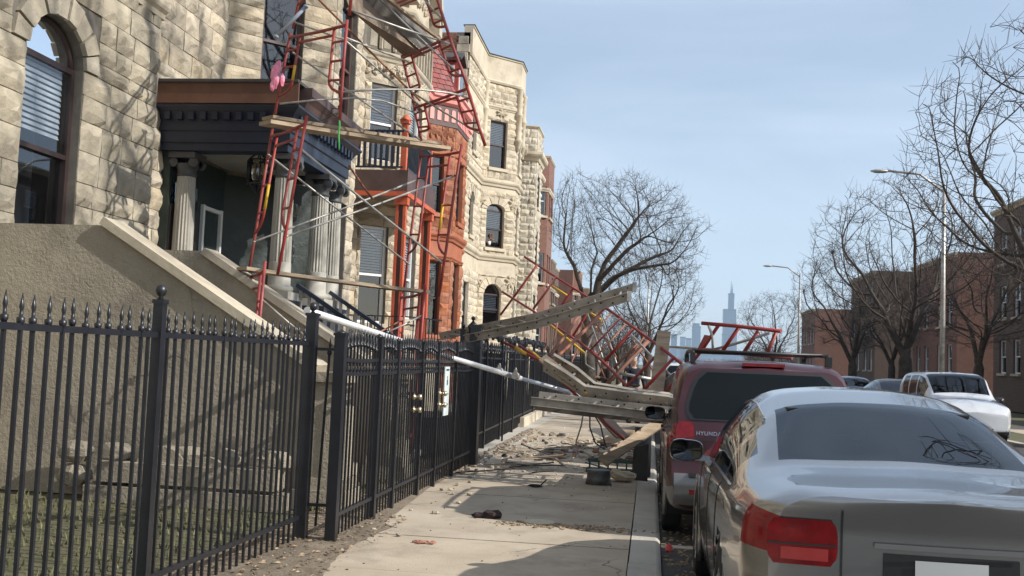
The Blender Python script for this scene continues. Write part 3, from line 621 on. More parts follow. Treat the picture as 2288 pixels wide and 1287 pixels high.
# ---- C: orange painted bay with slate mansard
C = Bld('orange_house', (-7.2, 35, 0), 'orange painted stone row house with red slate mansard and pink trim', budget=200); C.rm = orangestone
pl = [(-7.6, 32.0), (-7.6, 32.7), (-6.79, 33.83), (-6.79, 35.9), (-7.4, 36.5), (-7.4, 38.88)]
pl = [(-7.6, 32.0), (-7.6, 33.0), (-6.79, 33.81), (-6.79, 35.9), (-7.4, 36.5), (-7.4, 38.88)]
F_ops = [[], [(.12, .72, 6.35, 8.3, 0), (.1, .78, 2.3, 4.75, 0)], [(.5, 1.6, 6.2, 8.3, 0), (.5, 1.6, 2.2, 4.8, 0)], [(.15, .7, 6.3, 8.3, 0), (.15, .7, 2.3, 4.7, 0)], [(.7, 1.8, 2.0, 4.6, 0), (.7, 1.8, 6.2, 8.3, 0)]]
for i in range(5):
    facet(C, pl[i], pl[i+1], 0, 9.3, F_ops[i], orangesmooth, orangesmooth, ch=.36, dp=.07, smooth_z=((4.85, 5.55), (8.4, 8.6)))
    for j, o in enumerate(F_ops[i]): window(C, pl[i], pl[i+1], o, fm=darkframe if o[2] > 5 else darkframe, blind=.2 if j else 0, sillm=orangesmooth)
sweep(C.tr(orangesmooth), pl, cornice(5.45, .26, .15)); sweep(C.tr(orangesmooth), pl, cornice(4.85, .1, .06)); sweep(C.tr(orangesmooth), pl, cornice(2.0, .15, .1))
cvs = MB(); rr = random.Random(9)
Pa, Pb = Vector((*pl[1], 0)), Vector((*pl[2], 0)); nn = Vector((.707, -.707, 0))
for row in range(3):
    for k in range(5): cvs.blob(Pa.lerp(Pb, (k+.5)/5)+Zv*(8.62+row*.28)+nn*.04, (.06, .05, .1), seed=row*9+k, n=6, m=4)
part('carved_band', cvs, orangestone, C.t)
pk = MB(); sweep(pk, pl, [(-.1, 9.3), (.05, 9.3), (.05, 9.4), (.02, 9.42), (.02, 10.0), (-.1, 10.0)]); part('frieze_board', pk, brownp, C.t)
pk = MB(); sweep(pk, pl, [(-.1, 10.0), (.05, 10.0), (.15, 10.08), (.18, 10.2), (.25, 10.25), (.25, 10.33), (-.1, 10.36)]); part('cornice', pk, pinkp, C.t)
for (a, b_, n_) in ((1, 2, 4), (2, 3, 7), (3, 4, 2)):
    Pa, Pb = Vector((*pl[a], 0)), Vector((*pl[b_], 0)); u = (Pb-Pa).normalized(); nn = Vector((u.y, -u.x, 0)); L = (Pb-Pa).length
    for k in range(n_):
        c = Pa+u*(L*(k+.5)/n_); w_ = L/n_*.28; m_ = MB()
        m_.slab([q+nn*.022 for q in [c+u*(-w_)+Zv*9.48, c+u*w_+Zv*9.48]+[c+u*(w_*math.cos(t))+Zv*(9.82+w_*math.sin(t)) for t in (0, .8, 1.57, 2.34, 3.14)]], nn*.02); part('pink_panel', m_, pinkp, C.t)
# slates on the mansard
inn = [(p[0]-.0, p[1]) for p in pl]; zr0, zr1 = 10.36, 12.5; back_ = 1.25
for a in (0, 1, 2, 3, 4):
    Pa, Pb = Vector((*pl[a], 0)), Vector((*pl[a+1], 0)); u = (Pb-Pa).normalized(); nn = Vector((u.y, -u.x, 0))
    top = lambda p, q: p+Vector((-1.0, 0.35 if p.y < 34.5 else -.35, 0))*q
    rows = 11
    under = MB(); under.add([Pa+Zv*zr0, Pb+Zv*zr0, top(Pb, 1)+Zv*zr1, top(Pa, 1)+Zv*zr1], [(0, 1, 2, 3)]); part('roof_deck', under, slate, C.t)
    for r_ in range(rows):
        t0, t1 = r_/rows, (r_+1.08)/rows
        q0, q1 = top(Pa, t0)+Zv*(zr0+(zr1-zr0)*t0), top(Pb, t0)+Zv*(zr0+(zr1-zr0)*t0); s0, s1 = top(Pa, t1)+Zv*(zr0+(zr1-zr0)*t1), top(Pb, t1)+Zv*(zr0+(zr1-zr0)*t1)
        n_ = max(1, round((q1-q0).length/.3)); off = .5*(r_ % 2)
        k = -off
        while k < n_:
            f0, f1 = max(0, k/n_), min(1, (k+1)/n_)
            if f1-f0 > .02:
                m_ = MB(); e = .012; nrm = (q1-q0).cross(s0-q0).normalized()
                m_.slab([q0.lerp(q1, f0+e*.6)+nrm*.035, q0.lerp(q1, f1-e*.6)+nrm*.035, s0.lerp(s1, f1-e*.6)+nrm*.008, s0.lerp(s1, f0+e*.6)+nrm*.008], nrm*.012); part('slate', m_, slate, C.t)
            k += 1
dm = MB(); dm.box((-7.35, 35.0, 11.2), (.8, .8, 1.3)); dmo = part('dormer', dm, mat('red_trim_paint', (.3, .06, .05), (.36, .08, .07)), C.t)
dm = MB(); dm.box((-6.94, 35.0, 11.2), (.04, .6, 1.05)); dm.box((-7.3, 34.59, 11.2), (.4, .04, 1.05)); part('dormer_window', dm, whitep, dmo)
dm = MB(); dm.box((-6.91, 35.0, 11.2), (.03, .46, .9)); dm.box((-7.3, 34.56, 11.2), (.28, .03, .9)); part('pane', dm, glass_mat('dormer_glass', (.1, .12, .15), .3), dmo)
dm = MB(); dm.slab([(-7.9, 34.45, 11.87), (-6.85, 34.45, 11.87), (-6.85, 35.0, 12.2), (-6.85, 35.55, 11.87), (-7.9, 35.55, 11.87), (-7.9, 35.0, 12.2)], (0, 0, .1)); part('dormer_roof', dm, tarroof, C.t)
sh = [(p[0]-.9, p[1]) for p in pl]; shell(C, [(-7.6, 32.0), (-7.6, 38.88)], 9.3, sidem=oldbrick, roofz=9.3)
rf = MB(); rf.box((-12.9, 35.44, 10.2), (7.6, 6.84, 2.0)); part('upper_storey', rf, tarroof, C.t)
C.done()
# ---- D: cream limestone three flat with arched windows
D = Bld('limestone_house', (-6.9, 42, 0), 'tall cream limestone three storey house with arched windows and plain stone parapet', budget=295); D.rm = creamstone
pl = [(-7.4, 38.9), (-7.4, 42.7), (-6.1, 44.0), (-6.1, 45.35), (-7.1, 46.35), (-7.1, 51.88)]
F_ops = [[(1.2, 2.2, 6.5, 7.9, .4), (.6, 1.9, 2.0, 4.6, 0), (1.2, 2.2, 9.9, 11.6, 0)],
         [(.38, 1.3, 3.0, 4.35, .42), (.36, 1.3, 6.3, 7.95, .25), (.38, 1.28, 9.75, 11.8, 0)],
         [(.25, 1.1, 3.0, 4.4, .4), (.25, 1.1, 6.3, 7.9, .35), (.25, 1.1, 9.75, 11.8, 0)],
         [(.3, 1.1, 3.0, 4.4, .4), (.3, 1.1, 6.3, 7.9, .3), (.3, 1.1, 9.75, 11.8, 0)], [(2.2, 3.4, 6.3, 8.2, 0), (2.2, 3.4, 9.7, 11.8, 0), (2.2, 3.4, 2.5, 4.6, 0)]]
for i in range(5):
    facet(D, pl[i], pl[i+1], 0, 13.4, F_ops[i], creamsmooth, creamsmooth, ch=.3, dp=.06, wmin=.3, wmax=.6, smooth_z=((5.15, 5.95), (8.75, 9.3), (12.0, 12.35)))
    for j, o in enumerate(F_ops[i]): window(D, pl[i], pl[i+1], o, blind=(.6, .5, .5)[j], sill=True, sillm=creamsmooth)
for z_, h_, o_ in ((5.75, .28, .16), (8.95, .28, .16), (12.3, .14, .08), (2.45, .2, .12), (9.55, .1, .06)): sweep(D.tr(creamsmooth), pl, cornice(z_, h_, o_))
D.t['label'] = D.t['label']
mb = MB(); sweep(mb, pl, [(-.25, 13.4), (.08, 13.4), (.12, 13.48), (.1, 13.55), (.1, 14.5), (.14, 14.52), (.14, 14.58), (-.25, 14.58)]); part('parapet', mb, creamsmooth, D.t)
mb = MB(); sweep(mb, pl, [(-.3, 14.585), (.17, 14.585), (.17, 14.62), (-.3, 14.62)]); part('coping', mb, tarroof, D.t)
for x, yy in (pl[1], pl[2], pl[3], pl[4]):
    colonnette(D, x+.05, yy-.02, 11.1, 13.4)
cv = MB(); rr = random.Random(5)
Pa, Pb = Vector((*pl[1], 0)), Vector((*pl[2], 0)); nn = Vector((.707, -.707, 0))
for (tc_, zc, rad) in ((.0, 4.9, .22), (.93, 4.9, .22), (.02, 8.3, .2), (.93, 8.3, .2), (.5, 12.15, .25)):
    for k in range(26):
        a = k*.9; r_ = rad*(1-k/26); c = Pa.lerp(Pb, tc_)+(Pb-Pa).normalized()*r_*math.cos(a)+nn*.06+Zv*(zc+r_*math.sin(a)*(1.3 if tc_ != .5 else .7)); cv.blob(c, (.05, .05, .05), seed=k, n=6, m=4)
part('carved_scrollwork', cv, creamsmooth, D.t)
for i_, (dx) in enumerate((0,)):
    pp = MB(); pp.box((-7.42, 43.2, .3), (.1, .1, .1))
pp = MB()   # brick returns of the south party wall, standing above house C
cnt = 0
wallb = MB()
for r_ in range(50):
    z_ = 10.4+r_*.078; x = -13.0+(.11 if r_ % 2 else 0)
    while x < -7.95:
        w_ = .215; wallb.box((x+w_/2, 38.89, z_+.034), (w_-.012, .03+random.uniform(0, .02), .064)); x += w_
part('brickwork', wallb, oldbrick, D.t, kind='stuff')
for r_ in range(12):
    q = MB(); z_ = 10.3+r_*.32; q.box((-7.66, 38.86, z_+.155), (.5-.12*(r_ % 2), .1, .3)); part('quoin', q, creamstone, D.t)
shell(D, pl, 14.3, sidem=mortar); D.done()
# person's potted plant in the second storey window
pt_ = thing('potted_plant', at(1090, 552, Y=43.2), 'small leafy plant with red flowers on the open second storey window sill', 'plant')
c = at(1092, 548, Y=43.35); q = MB(); q.lathe(c, [(.07, 0), (.1, .16)], 8); part('pot', q, whitep, pt_)
q = MB(); 
for k in range(24): q.blob(c+Vector((random.uniform(-.16, .16), random.uniform(-.1, .1), .16+random.uniform(0, .35))), (.05, .05, .03), seed=k, n=5, m=3)
part('foliage', q, mat('flower_leaves', (.12, .16, .05), (.4, .08, .06), scale=9), pt_)
# ---- E
E_ = Bld('limestone_house', (-6.7, 56, 0), 'narrow weathered limestone house with stone quoined tower next to the brick flats', budget=250); E_.rm = duststone
E_.rm = mat('grey_cream_stone', (.4, .36, .28), (.54, .49, .4), rough=.9, scale=1.8, bump=.8, bscale=9, var=.14, dirt=(.24, .22, .18), dscale=.8)
pl = [(-7.0, 51.9), (-7.0, 52.35), (-6.23, 52.6), (-6.23, 54.9), (-6.9, 55.5), (-6.9, 60.38)]
F_ops = [[], [], [(.6, 1.7, 3.2, 5.0, 0), (.6, 1.7, 6.6, 8.4, 0), (.6, 1.7, 9.6, 11.3, 0)], [], [(1, 2.2, 3, 5, 0), (1, 2.2, 6.6, 8.4, 0), (1, 2.2, 9.6, 11.3, 0)]]
for i in range(5):
    facet(E_, pl[i], pl[i+1], 0, 13.6, F_ops[i], mortar, creamsmooth, ch=.36, dp=.08, wmin=.3, wmax=.6)
    for o in F_ops[i]: window(E_, pl[i], pl[i+1], o, blind=.5, sillm=creamsmooth)
sweep(E_.tr(creamsmooth), pl, cornice(11.9, .45, .35)); sweep(E_.tr(creamsmooth), pl, cornice(13.6, .15, .12)); sweep(E_.tr(creamsmooth), pl, cornice(5.8, .15, .08)); sweep(E_.tr(creamsmooth), pl, cornice(2.2, .2, .1))
shell(E_, pl, 13.7, sidem=mortar); E_.done()
# ---- F, brick flats, and the row beyond
def brick_house(y0, X, H, w, label, m, trim, floors=3, name='brick_house', bay=True):
    b = Bld(name, (X, y0+w/2, 0), label, budget=0); b.rm = trim; d = .55 if bay else .02
    pl = [(X, y0), (X, y0+.9), (X+d, y0+1.25), (X+d, y0+4.4), (X, y0+4.9), (X, y0+w-.02)]
    sh_ = (H-1.8)/floors
    for i in range(5):
        L = (Vector(pl[i+1])-Vector(pl[i])).length; ops = []
        if L > .5:
            for k in range(floors):
                zb_ = 1.6+k*sh_+.6
                if i in (2, 4) and L > 2: ops += [(.5, 1.4, zb_, zb_+1.8, 0), (L-1.4, L-.5, zb_, zb_+1.8, 0)]
                elif L > .62: ops += [(L*.2, L*.8, zb_, zb_+1.8, 0)]
        facet(b, pl[i], pl[i+1], 0, H, ops, m, trim, rough=False)
        for o in ops: window(b, pl[i], pl[i+1], o, fm=whitep, blind=random.choice((0, .5, .8)), sillm=trim)
    sweep(b.tr(trim), pl, cornice(H-.12, .14, .08)); sweep(b.tr(trim), pl, cornice(H-2.2, .22, .1)); sweep(b.tr(trim), pl, cornice(1.7, .2, .08))
    shell(b, pl, H, sidem=m); b.done(); return b
bf = brick_house(60.4, -7.05, 14.0, 9.0, 'three storey red brick flats with pale stone bands beside the bare tree', redbrick, creamsmooth)
brick_house(69.5, -7.6, 8.6, 9.0, 'low dark brown brick house just beyond the red brick flats', brownbrick, duststone, 2)
brick_house(78.6, -8.2, 8.9, 8, 'brown brick two flat behind the bare tree trunk', brownbrick, creamsmooth, 2)
brick_house(92.0, -7.2, 9.8, 9, 'red brick house half hidden by the second bare tree', redbrick, creamsmooth, 2)
brick_house(110, -7.5, 9.6, 14, 'long brown brick house farther down the row behind the trees', brownbrick, duststone, 2)
brick_house(135, -7.5, 10.0, 20, 'far brown brick building near the end of the row', brownbrick, creamsmooth, 2)
# opposite side of the street (right of the photograph's frame)
oy = [(34, 9.5, redbrick, 'red brick house across the street, nearest one in view'), (50, 11, brownbrick, 'brown brick flats across the street, second from the right'), (68, 9.5, redbrick, 'red brick house across the street behind the bare trees'), (92, 10.5, brownbrick, 'brown brick building across the street, farther down'), (125, 9, redbrick, 'distant red brick building across the street')]
for (yy, H_, m_, lb) in oy:
    b = Bld('brick_house', (19, yy+5, 0), lb, budget=0); b.rm = creamsmooth
    pl = [(19, yy+11), (19, yy)]
    fl = 2 if H_ < 10 else 3; ops = [(u_, u_+1.1, 1.9+k*3.0, 3.7+k*3.0, 0) for u_ in (1, 3.2, 6.4, 8.8) for k in range(fl)]
    facet(b, pl[0], pl[1], -.1, H_, ops, m_, creamsmooth, rough=False)
    for o in ops: window(b, pl[0], pl[1], o, fm=whitep, blind=.5)
    sweep(b.tr(creamsmooth), pl, cornice(H_-.3, .3, .25))
    w_ = b.w(m_); pp = MB()
    for ya in (yy, yy+11): w_.add([(19, ya, -.1), (32, ya, -.1), (32, ya, H_), (19, ya, H_)], [(0, 1, 2, 3)])
    w_.add([(32, yy, -.1), (32, yy+11, -.1), (32, yy+11, H_), (32, yy, H_)], [(0, 1, 2, 3)])
    pp.add([(19, yy, H_-.2), (32, yy, H_-.2), (32, yy+11, H_-.2), (19, yy+11, H_-.2)], [(0, 1, 2, 3)]); part('roof', pp, tarroof, b.t)
    b.done()
# stone stoop in the near yard (leads to the house at far left)
S = thing('stone_stoop', (-4.6, 11.4, 0), 'weathered stone stoop with sloping side walls and square end piers behind the near fence', 'stoop')
stm = mat('stoop_stone', (.28, .245, .19), (.37, .325, .25), rough=.95, scale=1.2, bump=1., bscale=26, dirt=(.13, .115, .09), dscale=.8)
cracks(stm, .9, .012, (.1, .085, .07))
def wing(y, x0=-3.45, z0=1.45, x1=-5.8, z1=2.85, t=.3, m=stm):
    g = MB(); g.slab([(x0, y, 0), (x0, y, z0), (x1, y, z1), (-7.2, y, z1), (-7.2, y, 0)], (0, t, 0)); return g
for (yy, dz) in ((10.25, 0), (12.75, -.05)):
    part('side_wall', wing(yy, z0=1.42+dz), stm, S)
    g = MB(); g.bar((-3.4, yy+.15, 1.42+dz), (-5.85, yy+.15, 2.9+dz), .4, .09); part('coping', g, greysmooth, S)
    g = MB(); g.box((-3.28, yy+.15, .62), (.42, .42, .84)); g.box((-3.28, yy+.15, 1.17), (.36, .36, .28)); g.box((-3.28, yy+.15, 1.34), (.46, .46, .1)); g.box((-3.28, yy+.15, .1), (.56, .56, .2)); g.box((-3.28, yy+.15, .26), (.5, .5, .12)); part('end_pier', g, stm, S)
for k in range(9):
    g = MB(); g.box((-3.6-.27*k-.16, 11.65, .17*(k+1)/1-.095+.05), (.34, 2.2, .2)); part('step', g, greysmooth, S)
    g = MB(); g.box((-3.6-.27*k-.16-.0, 11.65, .17*k/2), (.28, 2.18, .17*k+.02)); part('riser', g, stm, S)
g = MB(); g.box((-6.9, 11.65, 1.0), (.9, 2.2, 2.0)); part('landing', g, stm, S)
# carved scroll stones below the side wall
for i, (x, yy, r_) in enumerate(((-3.95, 10.1, .22), (-4.4, 10.05, .26), (-4.9, 10.1, .3))):
    g = MB(); g.tube([(x, yy-.12, r_*.9), (x, yy+.14, r_*.9)], [r_*1.0]*2, 18); g.tube([(x, yy-.15, r_*.9), (x, yy-.1, r_*.9)], r_*.5, 14); part('scroll_block', g, stm, S)
for i in range(12):
    g = MB(); x = -3.75-.42*(i % 6)-random.uniform(0, .1); z_ = .12+.24*(i//6); g.blob((x, 10.1, z_+.1), (.22, .1, .12), seed=i+9, n=8, m=5, rough=.16); part('rough_block', g, stm, S)
g = MB(); g.box((-4.6, 10.02, .3), (1.9, .3, .2)); g.box((-4.6, 10.05, .08), (2.1, .4, .16)); part('base_course', g, stm, S)
# ================================================================== FENCES
def picket_mesh(h, tip='spear', w=.018):
    g = MB(); g.box((0, 0, (h-.12)/2), (w, w, h-.12))
    z = h-.12
    if tip == 'spear': g.lathe((0, 0, z-.03), [(.022, 0), (.024, .02), (.012, .04), (.02, .07), (.008, .12), (.001, .16)], 4)
    elif tip == 'crown': g.lathe((0, 0, z-.03), [(.014, 0), (.02, .012), (.021, .032), (.01, .038), (.009, .07), (.013, .085), (.002, .15)], 5)
    return g.mesh('picket', blackiron)
PM = {}
def picket(par, x, y, z0, h, tip='spear', w=.018, lean=(0, 0)):
    k = (round(h, 2), tip, w)
    if k not in PM: PM[k] = picket_mesh(h, tip, w)
    ob = bpy.data.objects.new('picket', PM[k]); COL.objects.link(ob); ob.parent = par; ob.location = Vector((x, y, z0))-org(par); ob.rotation_euler = (lean[0], lean[1], 0); return ob
def fpost(par, x, y, h, w, cap='ball', name='post'):
    g = MB(); g.box((x, y, h/2-.05), (w, w, h+.1)); p_ = part(name, g, blackiron, par)
    g = MB(); g.box((x, y, h+.012), (w*1.2, w*1.2, .024))
    if cap == 'ball': g.lathe((x, y, h+.02), [(.025, 0), (.013, .02), (.028, .035), (.035, .06), (.028, .085), (.004, .097)], 12)
    else: g.lathe((x, y, h+.02), [(w*.75, 0), (w*.3, .02), (.003, .035)], 4)
    part('post_cap', g, blackiron, p_)
def hrail(par, x0, y0, x1, y1, z0, z1, w=.03, h=.035, sag=0):
    g = MB(); n = 8 if sag else 1
    for k in range(n):
        a, b_ = k/n, (k+1)/n; zz = lambda t: z0+(z1-z0)*t-sag*4*t*(1-t)
        g.bar((x0+(x1-x0)*a, y0+(y1-y0)*a, zz(a)), (x0+(x1-x0)*b_, y0+(y1-y0)*b_, zz(b_)), w, h)
    part('rail', g, blackiron, par)
f0 = thing('iron_fence', (-2.95, 5, 0), 'nearest black iron fence with closely set pickets, in front of the stone stoop', 'fence', 'black iron fences along the sidewalk')
X0 = lambda y: -2.9-.012*(8.5-y)*2
y = 1.2
while y < 8.38: picket(f0, X0(y), y, .02, 1.8+random.uniform(-.01, .01), 'crown', lean=(0, random.uniform(-.006, .006))); y += .112
for z_ in (.2, 1.66): hrail(f0, X0(1.2), 1.2, X0(8.45), 8.45, z_, z_)
fpost(f0, -2.88, 8.5, 1.9, .085); fpost(f0, X0(5.9), 5.9, 1.85, .06); fpost(f0, X0(3.2), 3.2, 1.85, .06)
picket(f0, -2.78, 8.56, .12, 1.6, 'crown', lean=(0, .03)); g = MB(); g.bar((-2.86, 8.54, .3), (-2.66, 8.56, .3), .025, .025); g.bar((-2.86, 8.54, 1.62), (-2.66, 8.56, 1.62), .025, .025); part('rail', g, blackiron, f0)
f1 = thing('iron_fence', (-2.62, 11.5, 0), 'black iron gate section with ring band and brass locks between two heavy posts', 'fence', 'black iron fences along the sidewalk')
posts1 = [(8.5, .09, 1.74), (9.74, .075, 1.74), (10.5, .05, 1.72), (11.65, .055, 1.74), (12.55, .055, 1.76), (13.75, .05, 1.78)]
for (yy, w_, h_) in posts1: fpost(f1, -2.62, yy, h_, w_, cap='flat')
ys = [p[0] for p in posts1]+[15.15]
for i in range(len(ys)-1):
    ya, yb = ys[i]+.05, ys[i+1]-.05; n_ = int((yb-ya)/.1)
    leaf = f1
    for k in range(n_): 
        yy = ya+(yb-ya)*(k+.5)/n_; picket(leaf, -2.62, yy, .04, 1.72+.05*math.cos(math.pi*((k+.5)/n_-.5))+.02*i/3, 'spear', .016)
    for z_ in (.22, 1.42, 1.54): hrail(leaf, -2.62, ya, -2.62, yb, z_, z_, w=.036, h=.032, sag=(.012 if z_ > 1 else 0))
    g = MB(); m_ = int((yb-ya)/.1)
    for k in range(m_):
        c = Vector((-2.62, ya+(yb-ya)*(k+1)/m_-(yb-ya)/m_*.5+.05, 1.48)); g.tube([c+Vector((0, .035*math.cos(t), .042*math.sin(t))) for t in [2*math.pi*q/8 for q in range(9)]], .006, 4, cap=False)
    part('ring_band', g, blackiron, leaf, kind='stuff')
brass = mat('brass', (.55, .45, .28), (.66, .58, .42), rough=.3, metal=.8)
for (yy, lb) in ((11.2, 0), (12.6, 1)):
    for zz in (1.14, 1.0):
        g = MB(); M = Matrix.Rotation(R(90), 3, 'Y'); g.lathe((-2.6, yy, zz), [(.035, 0), (.035, .02), (.016, .03), (.016, .06), (.034, .075), (.03, .1)], 12, M=M); part('lock', g, brass, f1)
    g = MB(); g.box((-2.59, yy, 1.07), (.012, .07, .26)); part('lock_plate', g, brass if lb else blackiron, f1)
# big gate pillar
gp = thing('gate_pillar', (-2.62, 15.3, 0), 'tall square black iron gate pillar with a lantern topped post beside it', 'pillar')
g = MB(); g.box((-2.62, 15.32, 1.0), (.16, .2, 2.1)); part('shaft', g, blackiron, gp)
g = MB(); g.box((-2.62, 15.32, 2.07), (.19, .23, .04)); g.box((-2.62, 15.32, 1.9), (.18, .22, .03)); g.box((-2.62, 15.32, 1.75), (.18, .22, .03)); part('band', g, blackiron, gp)
lp_ = at(1056, 755, Y=15.6)
g = MB(); g.lathe((lp_.x, lp_.y, 1.82), [(.05, 0), (.07, .03), (.07, .22), (.09, .26), (.03, .32), (.012, .35)], 8); g.blob((lp_.x, lp_.y, 2.2), (.035, .035, .035), rough=0); g.box((lp_.x, lp_.y, .9), (.05, .05, 1.8)); part('lantern_post', g, blackiron, gp)
# notice on gate
sg = thing('gate_notice', (-2.58, 12.95, .9), 'pale vertical notice plate with small printed symbols fixed to the gate', 'sign')
g = MB(); g.box((-2.585, 13.0, 1.16), (.012, .3, .62)); part('plate', g, mat('notice_plate', (.5, .56, .55), (.6, .66, .65), rough=.5), sg)
g = MB(); g.box((-2.577, 13.0, 1.43), (.004, .18, .02)); g.box((-2.577, 13.0, 1.27), (.004, .05, .07)); g.box((-2.577, 13.0, 1.33), (.004, .02, .04))
for i in range(3):
    for j in range(2): g.box((-2.577, 12.92+i*.08, 1.12-j*.13), (.004, .025, .02))
part('symbols', g, blackiron, sg)
f2 = thing('iron_fence', (-2.9, 22, 0), 'black iron fence beyond the gate pillar, sagging over the rubble strewn base', 'fence', 'black iron fences along the sidewalk')
Xf = lambda y: -2.88-.018*(y-15.5)
y = 15.6; k = 0
while y < 31: picket(f2, Xf(y), y, .1 if y > 24 else .03, 1.86+.0*k-(.1 if y > 24 else 0), 'spear', lean=(0, random.uniform(-.01, .01))); y += .105
for z_ in (.3, 1.6, 1.74): hrail(f2, Xf(15.5), 15.5, Xf(31), 31, z_, z_)
for yy in (15.6, 16.9, 18.2, 20.4, 22.6, 24.8, 27.2, 29.6): fpost(f2, Xf(yy), yy, 2.0, .07)
g = MB(); rr = random.Random(2)
for k in range(60):
    yy = 17.5+k*.22; g.blob((Xf(yy)+.0, yy, 2.0+rr.uniform(-.04, .08)), (.04, .06, .07), seed=k, n=6, m=4)
part('finials', g, blackiron, f2, kind='stuff')
# privacy panels behind part of that fence
g = MB(); g.box((Xf(20)-.06, 19.4, .95), (.015, 3.0, 1.5)); part('backing_panel', g, blackiron, f2)
f3 = thing('iron_fence', (-3.2, 45, 0), 'far black iron fence running on toward the trees', 'fence', 'black iron fences along the sidewalk')
y = 31.3; n_ = 0
while y < 62: picket(f3, -3.2, y, .25, 1.6, 'spear', w=.022); y += .13
for z_ in (.4, 1.6): hrail(f3, -3.2, 31.2, -3.2, 62, z_, z_)
for yy in range(32, 62, 3): fpost(f3, -3.2, yy, 1.95, .08)
g = MB()
y = 24.4
while y < 31: g.box((-2.93-.018*(y-15.5)+.02, y+.55, .11), (.24, 1.08, .24)); y += 1.1
solo('low_wall', g, creamsmooth, 'low cream stone kerb wall under the far iron fence', 'wall', kind=None)
g = MB()
y = 31.5
while y < 62: g.box((-3.12, y+.7, .12), (.3, 1.38, .26)); y += 1.4
solo('low_wall', g, kerbm, 'long low wall under the farthest stretch of iron fence', 'wall')
# globe lamp on a pole in a yard
gl_ = thing('globe_lamp', at(1131, 900, Y=20), 'round white globe lamp on a thin post behind the fence', 'lamp')
c = at(1131, 747, Y=20); g = MB(); g.blob(c, (.075, .075, .075), rough=0, n=14, m=10); part('globe', g, whitep, gl_); g = MB(); g.tube([(c.x, c.y, 0), c-Vector((0, 0, .07))], .02, 8); part('post', g, blackiron, gl_)
# ================================================================== SCAFFOLD
def V3(p): return Vector(p)
def frame(label, TL, TR, BL, BR, inner=(True, True), rungs=3, m=redtube, r=.021, low=.28, name='scaffolding', loc=None, legs=(1, 1), header=True, iw=.2, yellow=None, group='red scaffold frames', bars=False):
    TL, TR, BL, BR = map(V3, (TL, TR, BL, BR)); uv = lambda u, v: (TL.lerp(TR, u)).lerp(BL.lerp(BR, u), 1-v)
    t = thing(name, (BL+BR)/2, label, 'scaffolding', group); H_ = (TL-BL).length
    for u, on in ((0, legs[0]), (1, legs[1])):
        if on: g = MB(); jj = lambda s_: uv(u, s_)+Vector((random.uniform(-1, 1), random.uniform(-1, 1), 0))*.006; g.tube([uv(u, -.03), jj(.3), jj(.65), uv(u, 1.04)], r, 8); part('leg', g, m, t)
    if header:
        g = MB(); g.tube([uv(0, .985), uv(.5, .975), uv(1, .985)], r, 8); part('header', g, m, t)
        g = MB(); g.tube([uv(iw, .9), uv(1-iw, .9)], r*.85, 8); part('sub_header', g, m, t)
    for side, on in ((0, inner[0]), (1, inner[1])):
        if not on: continue
        s_ = lambda q: q if side == 0 else 1-q
        g = MB(); pts = [uv(s_(iw), .98), uv(s_(iw), low+.12)]+[uv(s_(iw*math.cos(a)), low+.12-.13*math.sin(a)) for a in (.35, .8, 1.2)]+[uv(s_(0), low-.02)]
        g.tube(pts, r*.9, 8); part('inner_post', g, m, t)
        for k in range(rungs):
            v = .82-k*(.82-low-.1)/max(1, rungs-1)*.95; g = MB(); g.tube([uv(s_(0), v), uv(s_(iw), v)], r*.75, 6); part('rung', g, m, t)
        if yellow == side: g = MB(); g.tube([uv(s_(iw), .62), uv(s_(iw), .44)], r*.98, 8); part('yellow_sleeve', g, yellowp, t)
    if bars:
        for v in bars: g = MB(); g.tube([uv(0, v), uv(1, v)], r*.85, 8); part('cross_bar', g, m, t)
    return t
def px3(x, y, Y): return at(x, y, Y=Y)
def fr(label, tl, tr, bl, br, **k): return frame(label, px3(*tl), px3(*tr), px3(*bl), px3(*br), **k)
YL0, YL1, YR0, YR1 = 13.3, 12.0, 15.9, 14.6   # depths of the four standing corners
fr('leftmost upper scaffold frame leaning above the brown porch roof', (648, 81, YL0), (775, 53, YL1), (613, 262, YL0), (759, 262, YL1), yellow=0)
fr('topmost scaffold frame at the left, its foot above the tall plate window', (694, -130, YL0), (802, -160, YL1), (656, 58, YL0), (781, 28, YL1))
fr('middle left scaffold frame with a yellow sleeve between the two long planks', (607, 300, YL0), (683, 272, YL1), (556, 606, YL0), (622, 604, YL1), yellow=0, low=.3)
fr('lowest left scaffold frame standing behind the stoop coping', (554, 614, YL0), (591, 600, YL1), (526, 960, YL0), (552, 1010, YL1), low=.1)
fr('right scaffold frame before the orange house, curved inner posts hanging under the upper plank', (940, 345, YR0), (1030, 335, YR1), (903, 645, YR0), (982, 653, YR1), yellow=1, low=.28, iw=.24)
fr('lowest right scaffold frame under the lower plank, behind the gate', (897, 660, YR0), (949, 648, YR1), (868, 985, YR0), (918, 1015, YR1), low=.1, rungs=2)
fr('buckled hanging scaffold frame below the twisted boards, against the carved frieze', (899, 128, 14.6), (1004, 80, 13.2), (926, 232, 14.6), (1043, 190, 13.2), rungs=3, low=.22)
fr('lower buckled hanging scaffold frame swinging in front of the cream house', (926, 240, 14.6), (1044, 196, 13.2), (941, 312, 14.6), (1083, 322, 13.2), rungs=3, low=.26)
fr('highest hanging scaffold frame cut off by the sky at the gable', (868, 12, 14.6), (968, -30, 13.2), (899, 126, 14.6), (1003, 78, 13.2), rungs=3, low=.2, legs=(0, 1))
